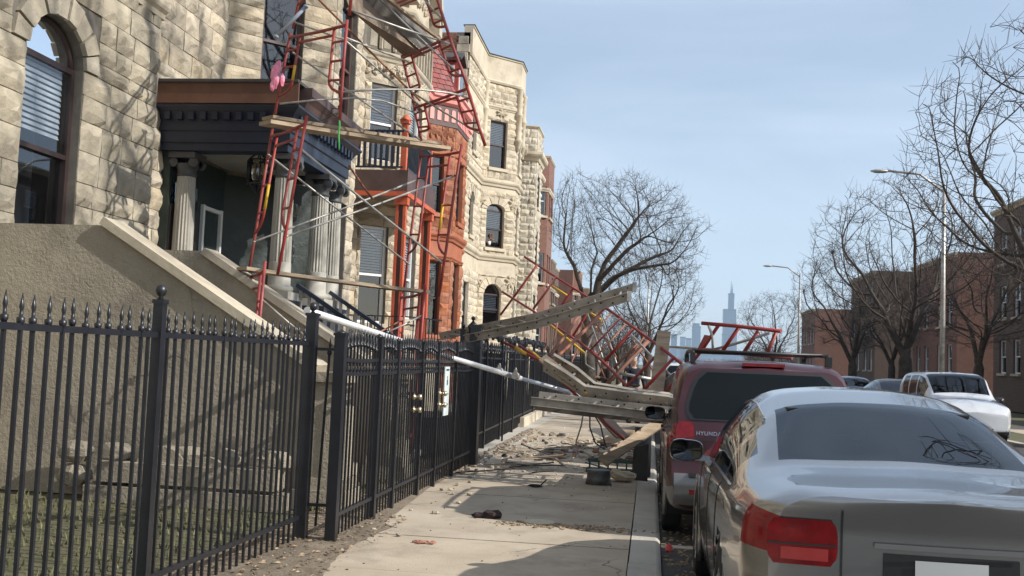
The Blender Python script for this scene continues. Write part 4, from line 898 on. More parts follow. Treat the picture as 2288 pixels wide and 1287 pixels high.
def plank(label, p, q, w, t=.04, roll=0, m=wood, up=None, n=1, name='plank', group='loose scaffold planks', cat='plank'):
    """a board built of n battens side by side"""
    p, q = V3(p), V3(q); d = (q-p).normalized(); up = V3(up) if up else Vector((0, 0, 1)); a = d.cross(up).normalized(); b_ = a.cross(d)
    if roll: a = Matrix.Rotation(roll, 3, d) @ a; b_ = Matrix.Rotation(roll, 3, d) @ b_
    L = (q-p).length
    g = MB(); M = Matrix((a, d, b_)).transposed(); nn = 5; vs = []
    rr = random.Random(int(abs(p.x*100))); 
    for i in range(nn+1):
        c = p.lerp(q, i/nn)-b_*(math.sin(math.pi*i/nn)*.012)
        vs += [c+a*sx*w/2+b_*sz*t/2+a*rr.uniform(-.003, .003) for sx, sz in ((-1, -1), (1, -1), (1, 1), (-1, 1))]
    fs = [(i*4+k, i*4+(k+1) % 4, i*4+4+(k+1) % 4, i*4+4+k) for i in range(nn) for k in range(4)]+[(3, 2, 1, 0), tuple(nn*4+k for k in range(4))]
    g.add(vs, fs); return solo(name, g, m, label, cat, group, loc=(p+q)/2)
plank('upper long scaffold plank, its near end over the porch fascia', px3(592, 274, 12.8), px3(994, 333, 15.4), .28, .05)
plank('second board lying beside the upper long plank, slightly behind', px3(598, 263, 13.2), px3(975, 322, 15.9), .26, .045)
plank('lower long scaffold plank crossing in front of the porch columns', px3(540, 600, 12.7), px3(948, 652, 15.3), .24, .045)
mat('brown_plywood', (.17, .125, .09), (.26, .195, .14), rough=.8, scale=2, bump=.1, stretch=(1, 1, 4))
def board(label, c, m): g = MB(); g.slab([px3(*p) for p in c], (0, .03, .01)); solo('plank', g, m, label, 'plank', 'loose scaffold planks')
board('fallen wide brown board hanging steeply at the top, nearer the window', [(765, -30, 12.2), (782, 22, 12.2), (903, 126, 14.6), (952, 125, 14.9), (800, -12, 12.5)], MATS['brown_plywood'])
board('fallen wide grey board hanging steeply at the top beside the brown one', [(772, -32, 12.35), (952, 121, 14.7), (976, 102, 15.1), (850, -30, 12.9)], mat('grey_plywood', (.13, .12, .11), (.2, .185, .165), rough=.8, scale=2, bump=.1))
plank('thin pale edge board above the fallen wide boards', px3(845, -20, 12.6), px3(985, 90, 14.9), .1, .03, roll=R(20))
braces = [((617, 82), (683, 15), 12.9, 13.0, .026, 'blue taped broken brace stub beside the tall plate window', mat('blue_grey_tube', (.2, .27, .36), (.34, .36, .38), rough=.5)),
 ((659, 50), (800, 97), 13.3, 13.9, .013, 'short brace from the leftmost leg toward the second window', galv),
 ((703, -10), (938, 224), 12.9, 14.6, .014, 'rusty long diagonal brace across the stone wall', rusttube),
 ((771, 90), (941, 238), 12.2, 14.6, .013, 'grey diagonal brace just below the rusty one', galv),
 ((655, 118), (940, 313), 13.3, 14.6, .014, 'grey brace from the yellow sleeve frame down to the upper plank end', galv),
 ((778, 20), (1005, 98), 12.1, 13.4, .014, 'grey brace passing under the fallen wide boards', galv),
 ((845, -5), (1030, 170), 13.0, 13.4, .014, 'long brace over the fallen boards toward the mansard roof', galv),
 ((945, -5), (993, 48), 13.3, 13.2, .012, 'short brace hanging at the gable against the sky', galv),
 ((775, 85), (925, 142), 12.2, 14.6, .012, 'thin brace in front of the arcaded frieze', galv),
 ((905, 196), (1070, 297), 14.5, 13.3, .014, 'brace swinging between the buckled hanging frames', galv),
 ((600, 346), (914, 590), 13.2, 15.8, .014, 'brace crossing the left fluted column down to the orange post', galv),
 ((674, 335), (988, 587), 12.1, 14.6, .015, 'lit brace from the middle left leg down to the orange house window', galv),
 ((568, 540), (937, 400), 13.3, 15.9, .015, 'rising brace from the middle left frame to the balcony corner', galv),
 ((641, 528), (1018, 392), 12.1, 14.7, .015, 'rising brace just under the other one, ending at the orange bay', galv),
 ((781, 372), (832, 444), 13.5, 14.0, .016, 'short rusty brace stub hanging below the porch cornice corner', rusttube),
 ((586, 670), (700, 765), 12.2, 12.6, .013, 'low brace running down behind the stoop coping', galv),
 ((840, 746), (902, 712), 14.2, 15.7, .013, 'short rusty brace low behind the gate tops', rusttube),
 ((866, 742), (940, 706), 14.4, 14.8, .013, 'short grey brace low behind the gate tops', galv)]
for (a, b_, ya, yb, r_, lb, m_) in braces:
    A0, B0 = px3(*a, ya), px3(*b_, yb); g = MB(); mid = A0.lerp(B0, .5)-Vector((0, 0, .01)); g.tube([A0, mid, B0], r_, 8)
    d = (B0-A0).normalized()
    for e in (A0, B0): g.blob(e, (r_*1.5, r_*1.5, r_*1.1), rough=0)
    solo('scaffold_brace', g, m_, lb, 'brace', 'scaffold cross braces', loc=A0)
for pts, Ys, lb in ([[(625, 232), (700, 224), (790, 219), (855, 225), (930, 252)], (13.3, 14.5), 'sagging bent brace stretched below the second window'], [[(765, 205), (850, 200), (936, 200), (1000, 207), (1044, 216)], (12.1, 13.3), 'bowed brace from the right leg to the hanging frame']):
    g = MB(); n_ = len(pts)-1; g.tube([px3(*p, Ys[0]+(Ys[1]-Ys[0])*i/n_) for i, p in enumerate(pts)], .014, 8); solo('scaffold_brace', g, galv, lb, 'brace', 'scaffold cross braces')
# green rope and pink tape
g = MB(); c = [px3(x, y, 12.0) for x, y in ((757, 252), (759, 280), (757, 305), (758, 333))]; g.tube(c, .012, 6); solo('green_strap', g, mat('green_webbing', (.08, .5, .12), (.12, .6, .18), rough=.6), 'bright green strap hanging over the upper plank', 'strap')
g = MB(); g.tube([px3(750, 250, 12.05)+Vector((.05*math.cos(t), .03*math.sin(t*2), .045*math.sin(t))) for t in np.linspace(0, 12.5, 40)], .008, 5); g.tube([px3(752, 252, 12.0), px3(735, 262, 12.2), px3(712, 272, 12.5)], .006, 5); solo('rope_knot', g, mat('dark_rope', (.04, .045, .035), (.12, .12, .09)), 'dark knotted rope round the scaffold leg above the plank', 'rope')
g = MB(); c = px3(622, 168, 12.7)
for k in range(9): g.blob(c+Vector((-.03+.022*math.cos(k), -.01*k, .12-.035*k)), (.045, .03, .075), seed=k, n=7, m=5, rough=.3)
g.blob(px3(631, 178, 12.7), (.03, .03, .09), seed=3, n=7, m=5); solo('pink_tape', g, mat('pink_plastic', (.8, .2, .33), (.85, .35, .45), rough=.4), 'bunched pink plastic tape tied to the scaffold leg', 'tape')
# ------------------------------------------------ fallen part
def tubes(label, segs, r=.021, m=redtube, name='collapsed_scaffolding', cat='scaffolding', group='collapsed scaffold pieces', names=None, ns=8):
    t = thing(name, px3(*segs[0][0]), label, cat, group)
    for i, sg_ in enumerate(segs):
        g = MB(); rr_ = sg_[-1] if isinstance(sg_[-1], float) else r; pts = [p for p in sg_ if not isinstance(p, float)]
        g.tube([px3(*p) for p in pts], rr_, ns); part(names[i] if names else ('leg' if i < 2 else 'rung'), g, m, t)
    return t
# long lattice of frames lying from the fence to the car: two long legs with rungs
A1, A2, B1, B2 = (1172, 574, 21.5), (1353, 687, 19.5), (1150, 670, 21.0), (1303, 770, 19.2)
tubes('long red scaffold frame leaning over the fence before the red brick flats', [((1172, 574, 21.5), (1262, 632, 20.5), (1372, 701, 19.3)), ((1122, 652, 21.4), (1219, 712, 20.4), (1336, 794, 19.2)),
      ((1200, 592, 21.1), (1162, 645, 21.2), (1118, 704, 21.3)), ((1242, 619, 20.7), (1218, 655, 20.6), (1192, 690, 20.6)), ((1282, 642, 20.3), (1250, 690, 20.2)), ((1330, 672, 19.8), (1278, 754, 19.8))], r=.024)
tubes('yellow sleeved brace lying parallel to the long red frame', [((1230, 637, 20.9), (1268, 661, 20.5)), ((1219, 718, 20.5), (1310, 792, 19.6)), ((1305, 690, 20), (1345, 716, 19.7))], r=.024, m=yellowp, name='yellow_brace', cat='brace', names=['tube']*3)
tubes('second red scaffold frame lying toward the maroon car with close rungs', [((1353, 687, 17.5), (1420, 735, 16.6), (1480, 779, 15.6), (1550, 834, 14.4)), ((1286, 757, 17.6), (1345, 806, 16.6), (1400, 861, 15.6), (1437, 893, 14.9)),
      ((1353, 687, 17.5), (1286, 757, 17.6)), ((1386, 711, 17.0), (1318, 784, 17.0), .015), ((1415, 735, 16.6), (1350, 808, 16.6)), ((1481, 779, 15.7), (1398, 866, 15.5)), ((1505, 800, 15.1), (1432, 878, 15.0)), ((1532, 822, 14.8), (1480, 884, 14.6))], r=.024)
tubes('thick rusty pole with a clamp crossing the fallen frames beside the officer', [((1453, 757, 16.8), (1400, 812, 16.6), (1351, 863, 16.4)), ((1420, 770, 16.9), (1372, 822, 16.7), .022)], r=.034, m=rusttube, name='rusty_pole', cat='pole', names=['tube', 'tube'])
tubes('rusty red pair of long poles rising from the bent ladder', [((1337, 708, 16.5), (1280, 765, 15.6), (1218, 822, 14.6)), ((1303, 690, 16.9), (1262, 752, 16.2), (1228, 795, 15.6))], r=.026, m=rusttube, name='rusty_pole', cat='pole', names=['tube', 'tube'])
tubes('red leg with yellow sleeve reaching down to the bent ladder end', [((1126, 765, 15.2), (1205, 805, 14.6), (1290, 885, 13.9)), ((1160, 772, 15.5), (1212, 806, 15.1))], r=.022, names=['leg', 'inner_post'])
tubes('yellow sleeves on the leg reaching down to the bent ladder', [((1152, 778, 14.97), (1178, 792, 14.8)), ((1182, 782, 15.37), (1211, 806, 15.1)), ((1300, 868, 13.86), (1312, 880, 13.8))], r=.0255, m=yellowp, name='yellow_brace', cat='brace', names=['tube']*3)
tubes('red scaffold frame standing on end above the maroon car roof', [((1568, 722, 13.2), (1640, 728, 13.0), (1745, 740, 12.6)), ((1570, 782, 13.2), (1642, 788, 13.0), (1770, 800, 12.6)),
      ((1606, 726, 13.1), (1570, 780, 13.4), (1530, 830, 13.9), (1478, 886, 14.6)), ((1652, 730, 13.0), (1614, 785, 13.1)), ((1694, 740, 12.8), (1661, 789, 12.9)), ((1735, 740, 12.7), (1712, 795, 12.7))], r=.024, names=['leg', 'leg', 'header', 'rung', 'rung', 'rung'])
tubes('red bar lying low on the hood of the car beyond', [((1507, 838, 15.5), (1545, 842, 15.0))], r=.026, names=['tube'], name='red_bar', cat='bar')
tubes('red leg fallen against the sidewalk under the ladder', [((1318, 905, 14.4), (1355, 948, 14.3), (1398, 985, 14.4))], r=.024, names=['leg'])
for segs, r_, lb in ([[((1485, 774, 16.2), (1594, 781, 13.4))], .018, 'pale horizontal tube from the upright plank to the maroon car'],
     [[((1594, 781, 13.3), (1640, 769, 13.0), (1720, 744, 12.7))], .018, 'pale tube rising over the car roof'],
     [[((1583, 727, 13.1), (1592, 752, 13.1), (1593, 792, 13.1))], .016, 'bent vertical tube hooked on the red frame above the car'],
     [[((1385, 834, 16.3), (1420, 841, 16.3), (1455, 847, 16.3))], .026, 'short pale tube in front of the officer'],
     [[((1403, 740, 17.4), (1465, 806, 16), (1530, 870, 14.9))], .02, 'long pale brace running down to the car mirror'],
     [[((1311, 695, 18.6), (1330, 750, 18.0), (1347, 800, 17.5))], .014, 'thin grey brace left of the officer'],
     [[((1343, 705, 18.2), (1362, 765, 17.6), (1383, 829, 17.0))], .015, 'thin grey brace just beside the other one, nearer the officer'],
     [[((1326, 747, 18), (1308, 790, 17.6), (1309, 814, 17.4), (1331, 829, 17.2))], .014, 'kinked thin brace hanging over the fence']):
    tubes(lb, segs, r=r_, m=galv, name='loose_brace', cat='brace', names=['tube'])
# ladders: C shaped stiles with holes and rungs
def channel(g, pts, w, fl, side, t=.006, upv=(0, 0, 1)):
    pts = [V3(p) for p in pts]; prof = [(0, -w/2), (0, w/2), (fl, w/2), (fl, w/2-t*1.6), (t, w/2-t*1.6), (t, -w/2+t*1.6), (fl, -w/2+t*1.6), (fl, -w/2)]
    vs = []
    for i, p in enumerate(pts):
        d = (pts[min(i+1, len(pts)-1)]-pts[max(i-1, 0)]).normalized(); up = V3(upv); up = (up-d*up.dot(d)).normalized(); s_ = d.cross(up)*side
        vs += [p+s_*a+up*b_ for a, b_ in prof]
    k = 8; g.add(vs, [(i*k+j, i*k+(j+1) % k, (i+1)*k+(j+1) % k, (i+1)*k+j) for i in range(len(pts)-1) for j in range(k)]+[tuple(range(k)), tuple((len(pts)-1)*k+j for j in reversed(range(k)))])
holem = mat('dark_hole', (.01, .01, .01), rough=1)
def ladder(label, s1, s2, w=.11, fl=.05, nr=9, holes=True, upv=(0, 0, 1), caps=True, hs=(1, 1), m=alu):
    s1 = [px3(*p) for p in s1]; s2 = [px3(*p) for p in s2]
    t = thing('ladder', (s1[0]+s2[0])/2, label, 'ladder', 'aluminium extension ladders in the wreck')
    def along(s_, q):
        Ls = [(s_[i+1]-s_[i]).length for i in range(len(s_)-1)]; T = sum(Ls)*q
        for i, l_ in enumerate(Ls):
            if T <= l_+1e-6: return s_[i].lerp(s_[i+1], min(1, T/l_))
            T -= l_
        return s_[-1]
    for k, s_ in enumerate((s1, s2)):
        g = MB(); channel(g, s_, w, fl, (-1, 1)[k], upv=upv); part('stile', g, m, t)
        if holes and hs[k]:
            for q in range(nr*2):
                a = along(s_, (q+.5)/(nr*2)); d = (along(s_, min(1, (q+.7)/(nr*2)))-along(s_, max(0, (q+.3)/(nr*2)))).normalized(); up = V3(upv); up = (up-d*up.dot(d)).normalized(); sd_ = d.cross(up)
                if sd_.dot(Vector((0, -1, 0))) < 0: sd_ = -sd_
                c = a+up*(.02 if q % 2 else -.02)*w/.11+sd_*(.001 if (sd_.dot(d.cross(up))*(-1, 1)[k]) < 0 else fl*0+.008)
                h_ = MB(); M = Matrix((d, up, sd_)).transposed(); h_.lathe(c-sd_*.004, [(.012, 0), (.012, .009)], 10, M=M); part('rivet_hole', h_, holem, t)
        if caps:
            h_ = MB(); e = s_[-1]; h_.box(e, (.06, .06, w*1.15)); part('end_cap', h_, galv, t)
    for q in range(nr):
        f_ = (q+.5)/nr; g = MB(); g.tube([along(s1, f_), along(s2, f_)], .017, 8); part('rung', g, galv, t)
    return t
ladder('long ladder jutting up over the gate pillar toward the street', [(982, 752, 16.4), (1200, 708, 15.7), (1418, 642, 15.3)], [(1040, 757, 15.3), (1200, 724, 14.8), (1406, 662, 14.4)], w=.125, nr=8, upv=(.1, -.25, 1))
ladder('bent ladder kinked onto the side of the maroon car', [(1214, 817, 14.2), (1262, 846, 14.0), (1306, 877, 13.8), (1400, 890, 13.7), (1515, 903, 13.7)], [(1240, 802, 14.7), (1290, 832, 14.5), (1330, 866, 14.3), (1410, 880, 14.2), (1520, 893, 14.2)], w=.19, nr=7, upv=(0, -.6, 1), caps=False)
ladder('straight ladder lying level across the sidewalk against the maroon car', [(1204, 884, 13.7), (1300, 896, 13.7), (1512, 921, 13.6)], [(1187, 896, 13.2), (1300, 909, 13.2), (1505, 934, 13.15)], w=.11, nr=6, hs=(1, 0), caps=False)
plank('dark aluminium walk board under the level ladder', px3(1200, 910, 13.5), px3(1480, 940, 13.4), .3, .06, m=mat('dark_walkboard', (.1, .08, .065), (.16, .13, .1), rough=.7), name='walk_board')
# stickers on bent ladder
for (x, y, w_, h_, lb, mm) in ((1424, 892, .13, .05, 'white label sticker on the bent ladder stile', whitep), (1334, 880, .04, .06, 'small pale sticker near the ladder kink', whitep)):
    pass
tubes('tangle of thin rusty tubes inside the fallen frames left of the officer', [((1330, 720, 18.2), (1378, 800, 17.2)), ((1366, 700, 18.4), (1310, 760, 18.0)), ((1398, 724, 17.8), (1330, 800, 17.4)), ((1300, 720, 18.6), (1352, 846, 17.0)), ((1440, 752, 17.0), (1370, 850, 16.6)), ((1412, 758, 17.3), (1468, 842, 16.0)), ((1290, 780, 17.5), (1262, 842, 16.8)), ((1250, 700, 18.8), (1236, 770, 18.4))], r=.014, m=rusttube, name='tube_tangle', cat='tubes', names=['tube']*8)
plank('dark brown plank resting low across the frames beside the upright grey plank', px3(1500, 850, 15.6), px3(1440, 900, 15.2), .16, .04, up=(0, -1, .3), m=mat('brown_plywood', (.2, .15, .11)))
plank('splintered pale plank end poking out above the bent ladder', px3(1212, 800, 14.3), px3(1290, 858, 13.9), .14, .04, up=(0, -.8, .6))
# straight bright pole through the fence
pol = thing('metal_pole', px3(690, 692, 9.3), 'long pale metal pole lying over the fence with two clamps', 'pole')
pa, pb, pc = px3(686, 694, 9.2), px3(1010, 800, 13.6), px3(1300, 884, 14.6)
g = MB(); g.tube([pa, pa.lerp(pb, .5), pb, px3(1165, 846, 14.2)], .036, 12); part('upper_tube', g, whitealu, pol)
g = MB(); g.tube([px3(1155, 843, 14.2), pc], .029, 12); part('lower_tube', g, mat('blue_white_tube', (.55, .58, .62), (.66, .69, .72), rough=.35, metal=.3), pol)
for x in (1116, 1152):
    c = px3(x, 829+(x-1116)*.29, 14.05); d = (pb-pa).normalized(); g = MB(); g.tube([c-d*.05, c+d*.05], .05, 12); g.box(c+Vector((0, -.02, .06)), (.04, .05, .05)); g.tube([c+Vector((0, 0, .05)), c+Vector((0, 0, .11))], .012, 6); part('clamp', g, galv, pol)
# planks in the wreck
plank('upright grey plank standing among the fallen frames by the officer', px3(1484, 741, 15.8), px3(1466, 884, 15.2), .2, .05, up=(0, -1, .1))
plank('pale plank sloping from the sidewalk up onto the kerb by the car', px3(1346, 1032, 13.6), px3(1474, 944, 14.6), .15, .04, up=(.3, -.7, .7))
plank('darker board crossing under the sloping pale plank', px3(1345, 926, 15.6), px3(1392, 978, 14.9), .22, .03, up=(.3, -.6, .7), m=mat('brown_plywood', (.2, .15, .11)))
plank('short grey board lying flat near the kerb behind the debris', px3(1350, 990, 15.6), px3(1405, 962, 16.0), .3, .03)
plank('pale board lying flat on the sidewalk behind the wreck', px3(1385, 962, 17), px3(1425, 955, 17.2), .24, .03)
g = MB(); g.slab([px3(*p) for p in ((1482, 892, 15.3), (1486, 850, 15.4), (1505, 832, 15.3), (1530, 850, 15.1), (1532, 880, 15.1), (1510, 896, 15.2))], (0, .02, 0)); solo('plywood_scrap', g, mat('grey_plywood', (.2, .2, .2)), 'torn grey plywood scrap leaning beside the car roof', 'board')
g = MB(); g.slab([px3(*p) for p in ((1557, 782, 13.5), (1574, 748, 13.5), (1587, 750, 13.5), (1572, 784, 13.5))], (0, .02, 0)); solo('red_board', g, mat('dark_red_panel', (.16, .035, .03), (.22, .05, .04)), 'dark red panel leaning on the red frame above the car', 'panel')
g = MB(); g.tube([(-.1, 15.0, -.2), (-.08, 15.0, .7)], [.14, .12], 10); g.slab([(-.2, 14.5, 0), (.0, 14.4, 0), (.0, 14.6, .5), (-.15, 14.7, .45)], (0, .06, 0)); solo('dark_bin', g, mat('black_plastic', (.015, .016, .018), (.03, .03, .032), rough=.6), 'dark battered post and sheet at the kerb below the ladders', 'debris')
for i, (pts, lb) in enumerate(((((1304, 918, 14.2), (1299, 950, 14.3), (1288, 985, 14.4), (1285, 1000, 14.5)), 'pale loose cable hanging from the level ladder'), (((1318, 918, 14.2), (1318, 955, 14.3), (1330, 990, 14.3), (1352, 1004, 14.2)), 'black loose cable hanging from the level ladder, left one'), (((1322, 918, 14.0), (1342, 950, 14.0), (1350, 985, 14.1), (1356, 1000, 14.2)), 'black loose cable hanging from the level ladder, right one'))):
    g = MB(); g.tube([px3(*p) for p in pts], .011, 6); solo('hanging_cable', g, galv if i == 0 else rubber, lb, 'cable', 'loose cables')
# ================================================================== CARS
def cr(p0, p1, p2, p3, t): return .5*((2*p1)+(-p0+p2)*t+(2*p0-5*p1+4*p2-p3)*t*t+(-p0+3*p1-3*p2+p3)*t**3)
def paint(name, c, metal=.3, rough=.3): 
    m = mat(name, tuple(x*.93 for x in c), c, rough=rough, metal=metal, coat=1., scale=1.5, dirt=tuple(min(1, x*.8+.03) for x in c), dscale=2); return m
carglass = glass_mat('car_glass', (.42, .44, .45), .02, .01)
lampred = mat('tail_lamp_red', (.15, .002, .004), (.24, .005, .007), rough=.15, scale=20); lampclear = mat('lamp_clear', (.5, .5, .5), rough=.1, coat=1)
chrome = mat('chrome', (.6, .6, .62), rough=.15, metal=1.); blackpl = mat('black_trim', (.012, .012, .013), (.02, .02, .02), rough=.45)
carin = mat('car_interior', (.02, .02, .022), (.04, .038, .036), rough=.9)
rimm = mat('alloy_rim', (.3, .3, .31), (.4, .4, .41), rough=.35, metal=.8)
SED = dict(L=4.7, w=.915, wb=(.98, 3.72), wr=.33, T=[
 (0.0, .76, .28, .94, .68, .985, .55, 1.03, 1.045), (.12, .86, .24, .96, .74, 1.0, .6, 1.045, 1.065), (.5, .905, .21, .97, .78, 1.02, .62, 1.06, 1.08), (.8, .915, .2, .965, .80, 1.04, .63, 1.09, 1.11),
 (1.5, .915, .2, .96, .77, 1.15, .57, 1.31, 1.37), (1.95, .915, .2, .955, .775, 1.18, .565, 1.375, 1.44), (2.35, .915, .2, .95, .775, 1.18, .565, 1.39, 1.455), (2.75, .915, .2, .94, .775, 1.16, .57, 1.36, 1.425),
 (3.0, .915, .2, .935, .78, 1.1, .6, 1.27, 1.33), (3.6, .91, .2, .92, .80, .955, .64, 1.0, 1.04), (3.95, .9, .2, .88, .74, .92, .5, .95, .98), (4.4, .86, .22, .78, .7, .81, .45, .84, .86), (4.7, .7, .26, .64, .55, .66, .35, .68, .69)],
 ry=lambda z: np.interp(z, [.2, .35, .58, .62, .9, 1.05], [.04, -.02, -.02, .03, .03, .0]),
 side=[(1.0, 1.32, 5.2, 6.55), (1.4, 2.08, 5.12, 6.85), (2.16, 3.05, 5.12, 6.85)], rearwin=(.86, 1.55), wind=(2.85, 3.52), tail=(0, .2, 3.4, 5.0), doors=(1.36, 2.12, 3.15))
SUV = dict(L=4.5, w=.925, wb=(.86, 3.55), wr=.36, T=[
 (0.0, .85, .34, 1.0, .79, 1.3, .68, 1.56, 1.61), (.1, .905, .3, 1.02, .83, 1.32, .71, 1.6, 1.655), (.5, .92, .28, 1.02, .84, 1.34, .72, 1.62, 1.68), (2.3, .925, .28, 1.0, .84, 1.33, .72, 1.63, 1.69),
 (2.65, .925, .28, .99, .84, 1.3, .71, 1.57, 1.63), (3.3, .92, .28, .98, .81, 1.02, .68, 1.08, 1.12), (3.8, .91, .3, .95, .76, .99, .5, 1.03, 1.06), (4.25, .87, .32, .88, .7, .9, .45, .93, .95), (4.5, .72, .36, .72, .6, .75, .4, .78, .79)],
 ry=lambda z: np.interp(z, [.3, .4, .62, .66, .95, 1.1, 1.35, 1.62], [.0, -.07, -.07, .0, .0, .05, .17, .33]),
 side=[(.55, 1.25, 5.15, 6.8), (1.35, 2.1, 5.15, 6.8), (2.18, 2.95, 5.15, 6.8)], rearwin=None, wind=(2.5, 3.2), tail=(0, .2, 3.55, 5.3), doors=(1.3, 2.14, 3.05), clad=.5)
def build_car(K, loc, label, pm, lowpm=None, badge=None, sub=.05, group='cars parked along the kerb', name='parked_car', cat='car', rails=False, plate=True, rz=0, zs=1.05):
    root = thing(name, (0, 0, 0), label, cat, group); T = np.array(K['T']); L = K['L']
    n_ = int(L/sub)+1; ys = np.linspace(0, L, n_); C_ = np.stack([np.interp(ys, T[:, 0], T[:, k]) for k in range(1, 9)], 1)
    ker = np.array([1, 2, 3, 2, 1.])/9; Cp = np.pad(C_, ((2, 2), (0, 0)), mode='edge'); C2 = np.stack([np.convolve(Cp[:, k], ker, 'valid') for k in range(8)], 1); C2[0] = C_[0]; C2[-1] = C_[-1]; C_ = C2
    SUBR = 4; ring_t = None; P = []
    for i, yy in enumerate(ys):
        w, zl, zb, x5, z5, x6, z6, z8 = C_[i]
        c = [(.5*w, zl-.02), (.9*w, zl), (.985*w, zl+.28*(zb-zl)), (1.0*w, zl+.62*(zb-zl)), (.985*w, zb-.1*(zb-zl)), (.94*w, zb), (x5, z5), (x6, z6), (.5*x6, z8-.01), (0, z8)]
        c = [np.array(q) for q in c]; pts = []
        for s_ in range(9):
            p0 = c[max(s_-1, 0)]; p1, p2 = c[s_], c[s_+1]; p3 = c[s_+2] if s_+2 < 10 else np.array((-c[8][0], c[8][1]))
            for q in range(SUBR): pts.append(cr(p0, p1, p2, p3, q/SUBR))
        pts.append(c[9]); P.append(pts)
    M_ = len(P[0]); tt = [k/SUBR for k in range(M_)]
    def Y(i, z): return ys[i]+float(K['ry'](z))*max(0, 1-ys[i]/1.0)
    V = {}
    for i in range(n_):
        for j in range(M_):
            x, z = P[i][j]; 
            # body side feature lines
            V[i, j] = (x, Y(i, z), z)
    groups = {}
    def add(gname, quad):
        groups.setdefault(gname, []).append(quad)
    clad = K.get('clad')
    for i in range(n_-1):
        for j in range(M_-1):
            yc = (ys[i]+ys[i+1])/2; tcn = (tt[j]+tt[j+1])/2; zc = (P[i][j][1]+P[i][j+1][1])/2; xc = (P[i][j][0]+P[i+1][j+1][0])/2
            if tcn < 4.2 and any(abs(yc-wy) < K['wr']+.08 and math.hypot(yc-wy, zc-K['wr']) < K['wr']+.065 for wy in K['wb']): continue
            gname = 'body'
            for (a, b_, ta, tb) in K['side']:
                if a < yc < b_ and ta < tcn < tb: gname = 'side_window'
            if K['rearwin'] and K['rearwin'][0] < yc < K['rearwin'][1] and tcn > 7.1: gname = 'rear_window'
            if K['wind'][0] < yc < K['wind'][1] and tcn > 7.1: gname = 'windshield'
            t_ = K['tail']
            if t_[0] <= yc < t_[1] and t_[2] < tcn < t_[3]: gname = 'tail_light'
            if yc > L-.42 and 3.6 < tcn < 5.0: gname = 'headlight'
            if gname == 'body' and any(abs(yc-d_) < sub*.3 for d_ in ()): gname = 'seam'
            if clad and zc < clad+.03 and gname == 'body': gname = 'cladding'
            if tcn < 1.2 and gname == 'body': gname = 'sill'
            add(gname, (i, j))
    mats_ = dict(body=pm, side_window=carglass, rear_window=carglass, windshield=carglass, tail_light=lampred, headlight=lampclear, cladding=lowpm or pm, sill=blackpl)
    def emit(gname, sides=(1, -1)):
        out = []
        for s_ in sides:
            mb = MB(); idx = {}; vs = []; fs = []
            for (i, j) in groups[gname]:
                q = []
                for (a, b_) in ((i, j), (i, j+1), (i+1, j+1), (i+1, j)):
                    if (a, b_) not in idx: idx[(a, b_)] = len(vs); v = V[a, b_]; vs.append((v[0]*s_, v[1], v[2]))
                    q.append(idx[(a, b_)])
                fs.append(tuple(q) if s_ < 0 else tuple(reversed(q)))
            mb.add(vs, fs, True); out.append(mb)
        return out
    body = MB()
    for mb in emit('body'): body.v, body.f, body.sm = (body.v+mb.v, body.f+[tuple(k+len(body.v) for k in f) for f in mb.f], body.sm+mb.sm)
    # end caps
    for (i, flip) in ((0, False), (n_-1, True)):
        vs = []; fs = []; nx = 8
        for j in range(M_):
            x, y_, z = V[i, j]
            for k in range(nx+1): u_ = -1+2*k/nx; vs.append((x*u_, y_-(.05*(1-u_*u_) if i == 0 else -.05*(1-u_*u_)), z))
        for j in range(M_-1):
            for k in range(nx): q = (j*(nx+1)+k, j*(nx+1)+k+1, (j+1)*(nx+1)+k+1, (j+1)*(nx+1)+k); fs.append(tuple(reversed(q)) if flip else q)
        body.add(vs, fs, True)
    bo = part('body', body, pm, root, local=True)
    for gname in groups:
        if gname == 'body': continue
        for mb in emit(gname): part(gname, mb, mats_[gname], root, local=True)
    # interior block, floor
    g = MB(); w = K['w']; g.box((0, L/2, .5), (w*1.75, L*.9, .45)); g.box((0, 2.2, .8), (w*1.6, 2.2, .2))
    for sx in (-.38, .38):
        for yy in (1.55, 2.5): g.box((sx, yy, .95), (.5, .14, .5)); g.box((sx, yy, 1.26), (.26, .1, .16))
    part('interior', g, carin, root, local=True)
    for sx in (-1, 1):
        for wy in K['wb']:
            wh = MB(); r_ = K['wr']; Mx = Matrix.Rotation(R(90)*sx, 3, 'Y'); xw = w-.2
            wh.lathe((sx*xw, wy, r_-.0), [(r_*.62, .0), (r_*.9, 0.0), (r_*.985, .03), (r_, .06), (r_, .15), (r_*.985, .185), (r_*.9, .2), (r_*.66, .195), (r_*.62, .17)], 32, M=Mx); wo = part('wheel', wh, rubber, root, local=True)
            rm = MB(); rm.lathe((sx*xw, wy, r_), [(r_*.63, .0), (r_*.655, .19), (r_*.6, .19), (r_*.58, .06)], 28, M=Mx)
            for q in range(7):
                a = q*2*math.pi/7; rm.bar((sx*(xw+.15), wy+math.cos(a)*.04, r_+math.sin(a)*.04), (sx*(xw+.17), wy+math.cos(a)*r_*.61, r_+math.sin(a)*r_*.61), .05, .03)
            rm.lathe((sx*xw, wy, r_), [(.05, .12), (.06, .17), (.03, .185)], 14, M=Mx); part('rim', rm, rimm, wo, local=True)
            wl = MB(); N = 16; pts = [(wy+(r_+.075)*math.cos(math.pi*(k/N*1.24-.12)), r_+(r_+.075)*math.sin(math.pi*(k/N*1.24-.12))) for k in range(N+1)]
            vs = []; 
            for (a, b_) in pts: vs += [(sx*(w*.55), a, b_), (sx*(w*.965), a, b_)]
            wl.add(vs, [(2*k, 2*k+1, 2*k+3, 2*k+2) for k in range(N)]); part('wheel_well', wl, blackpl, root, local=True)
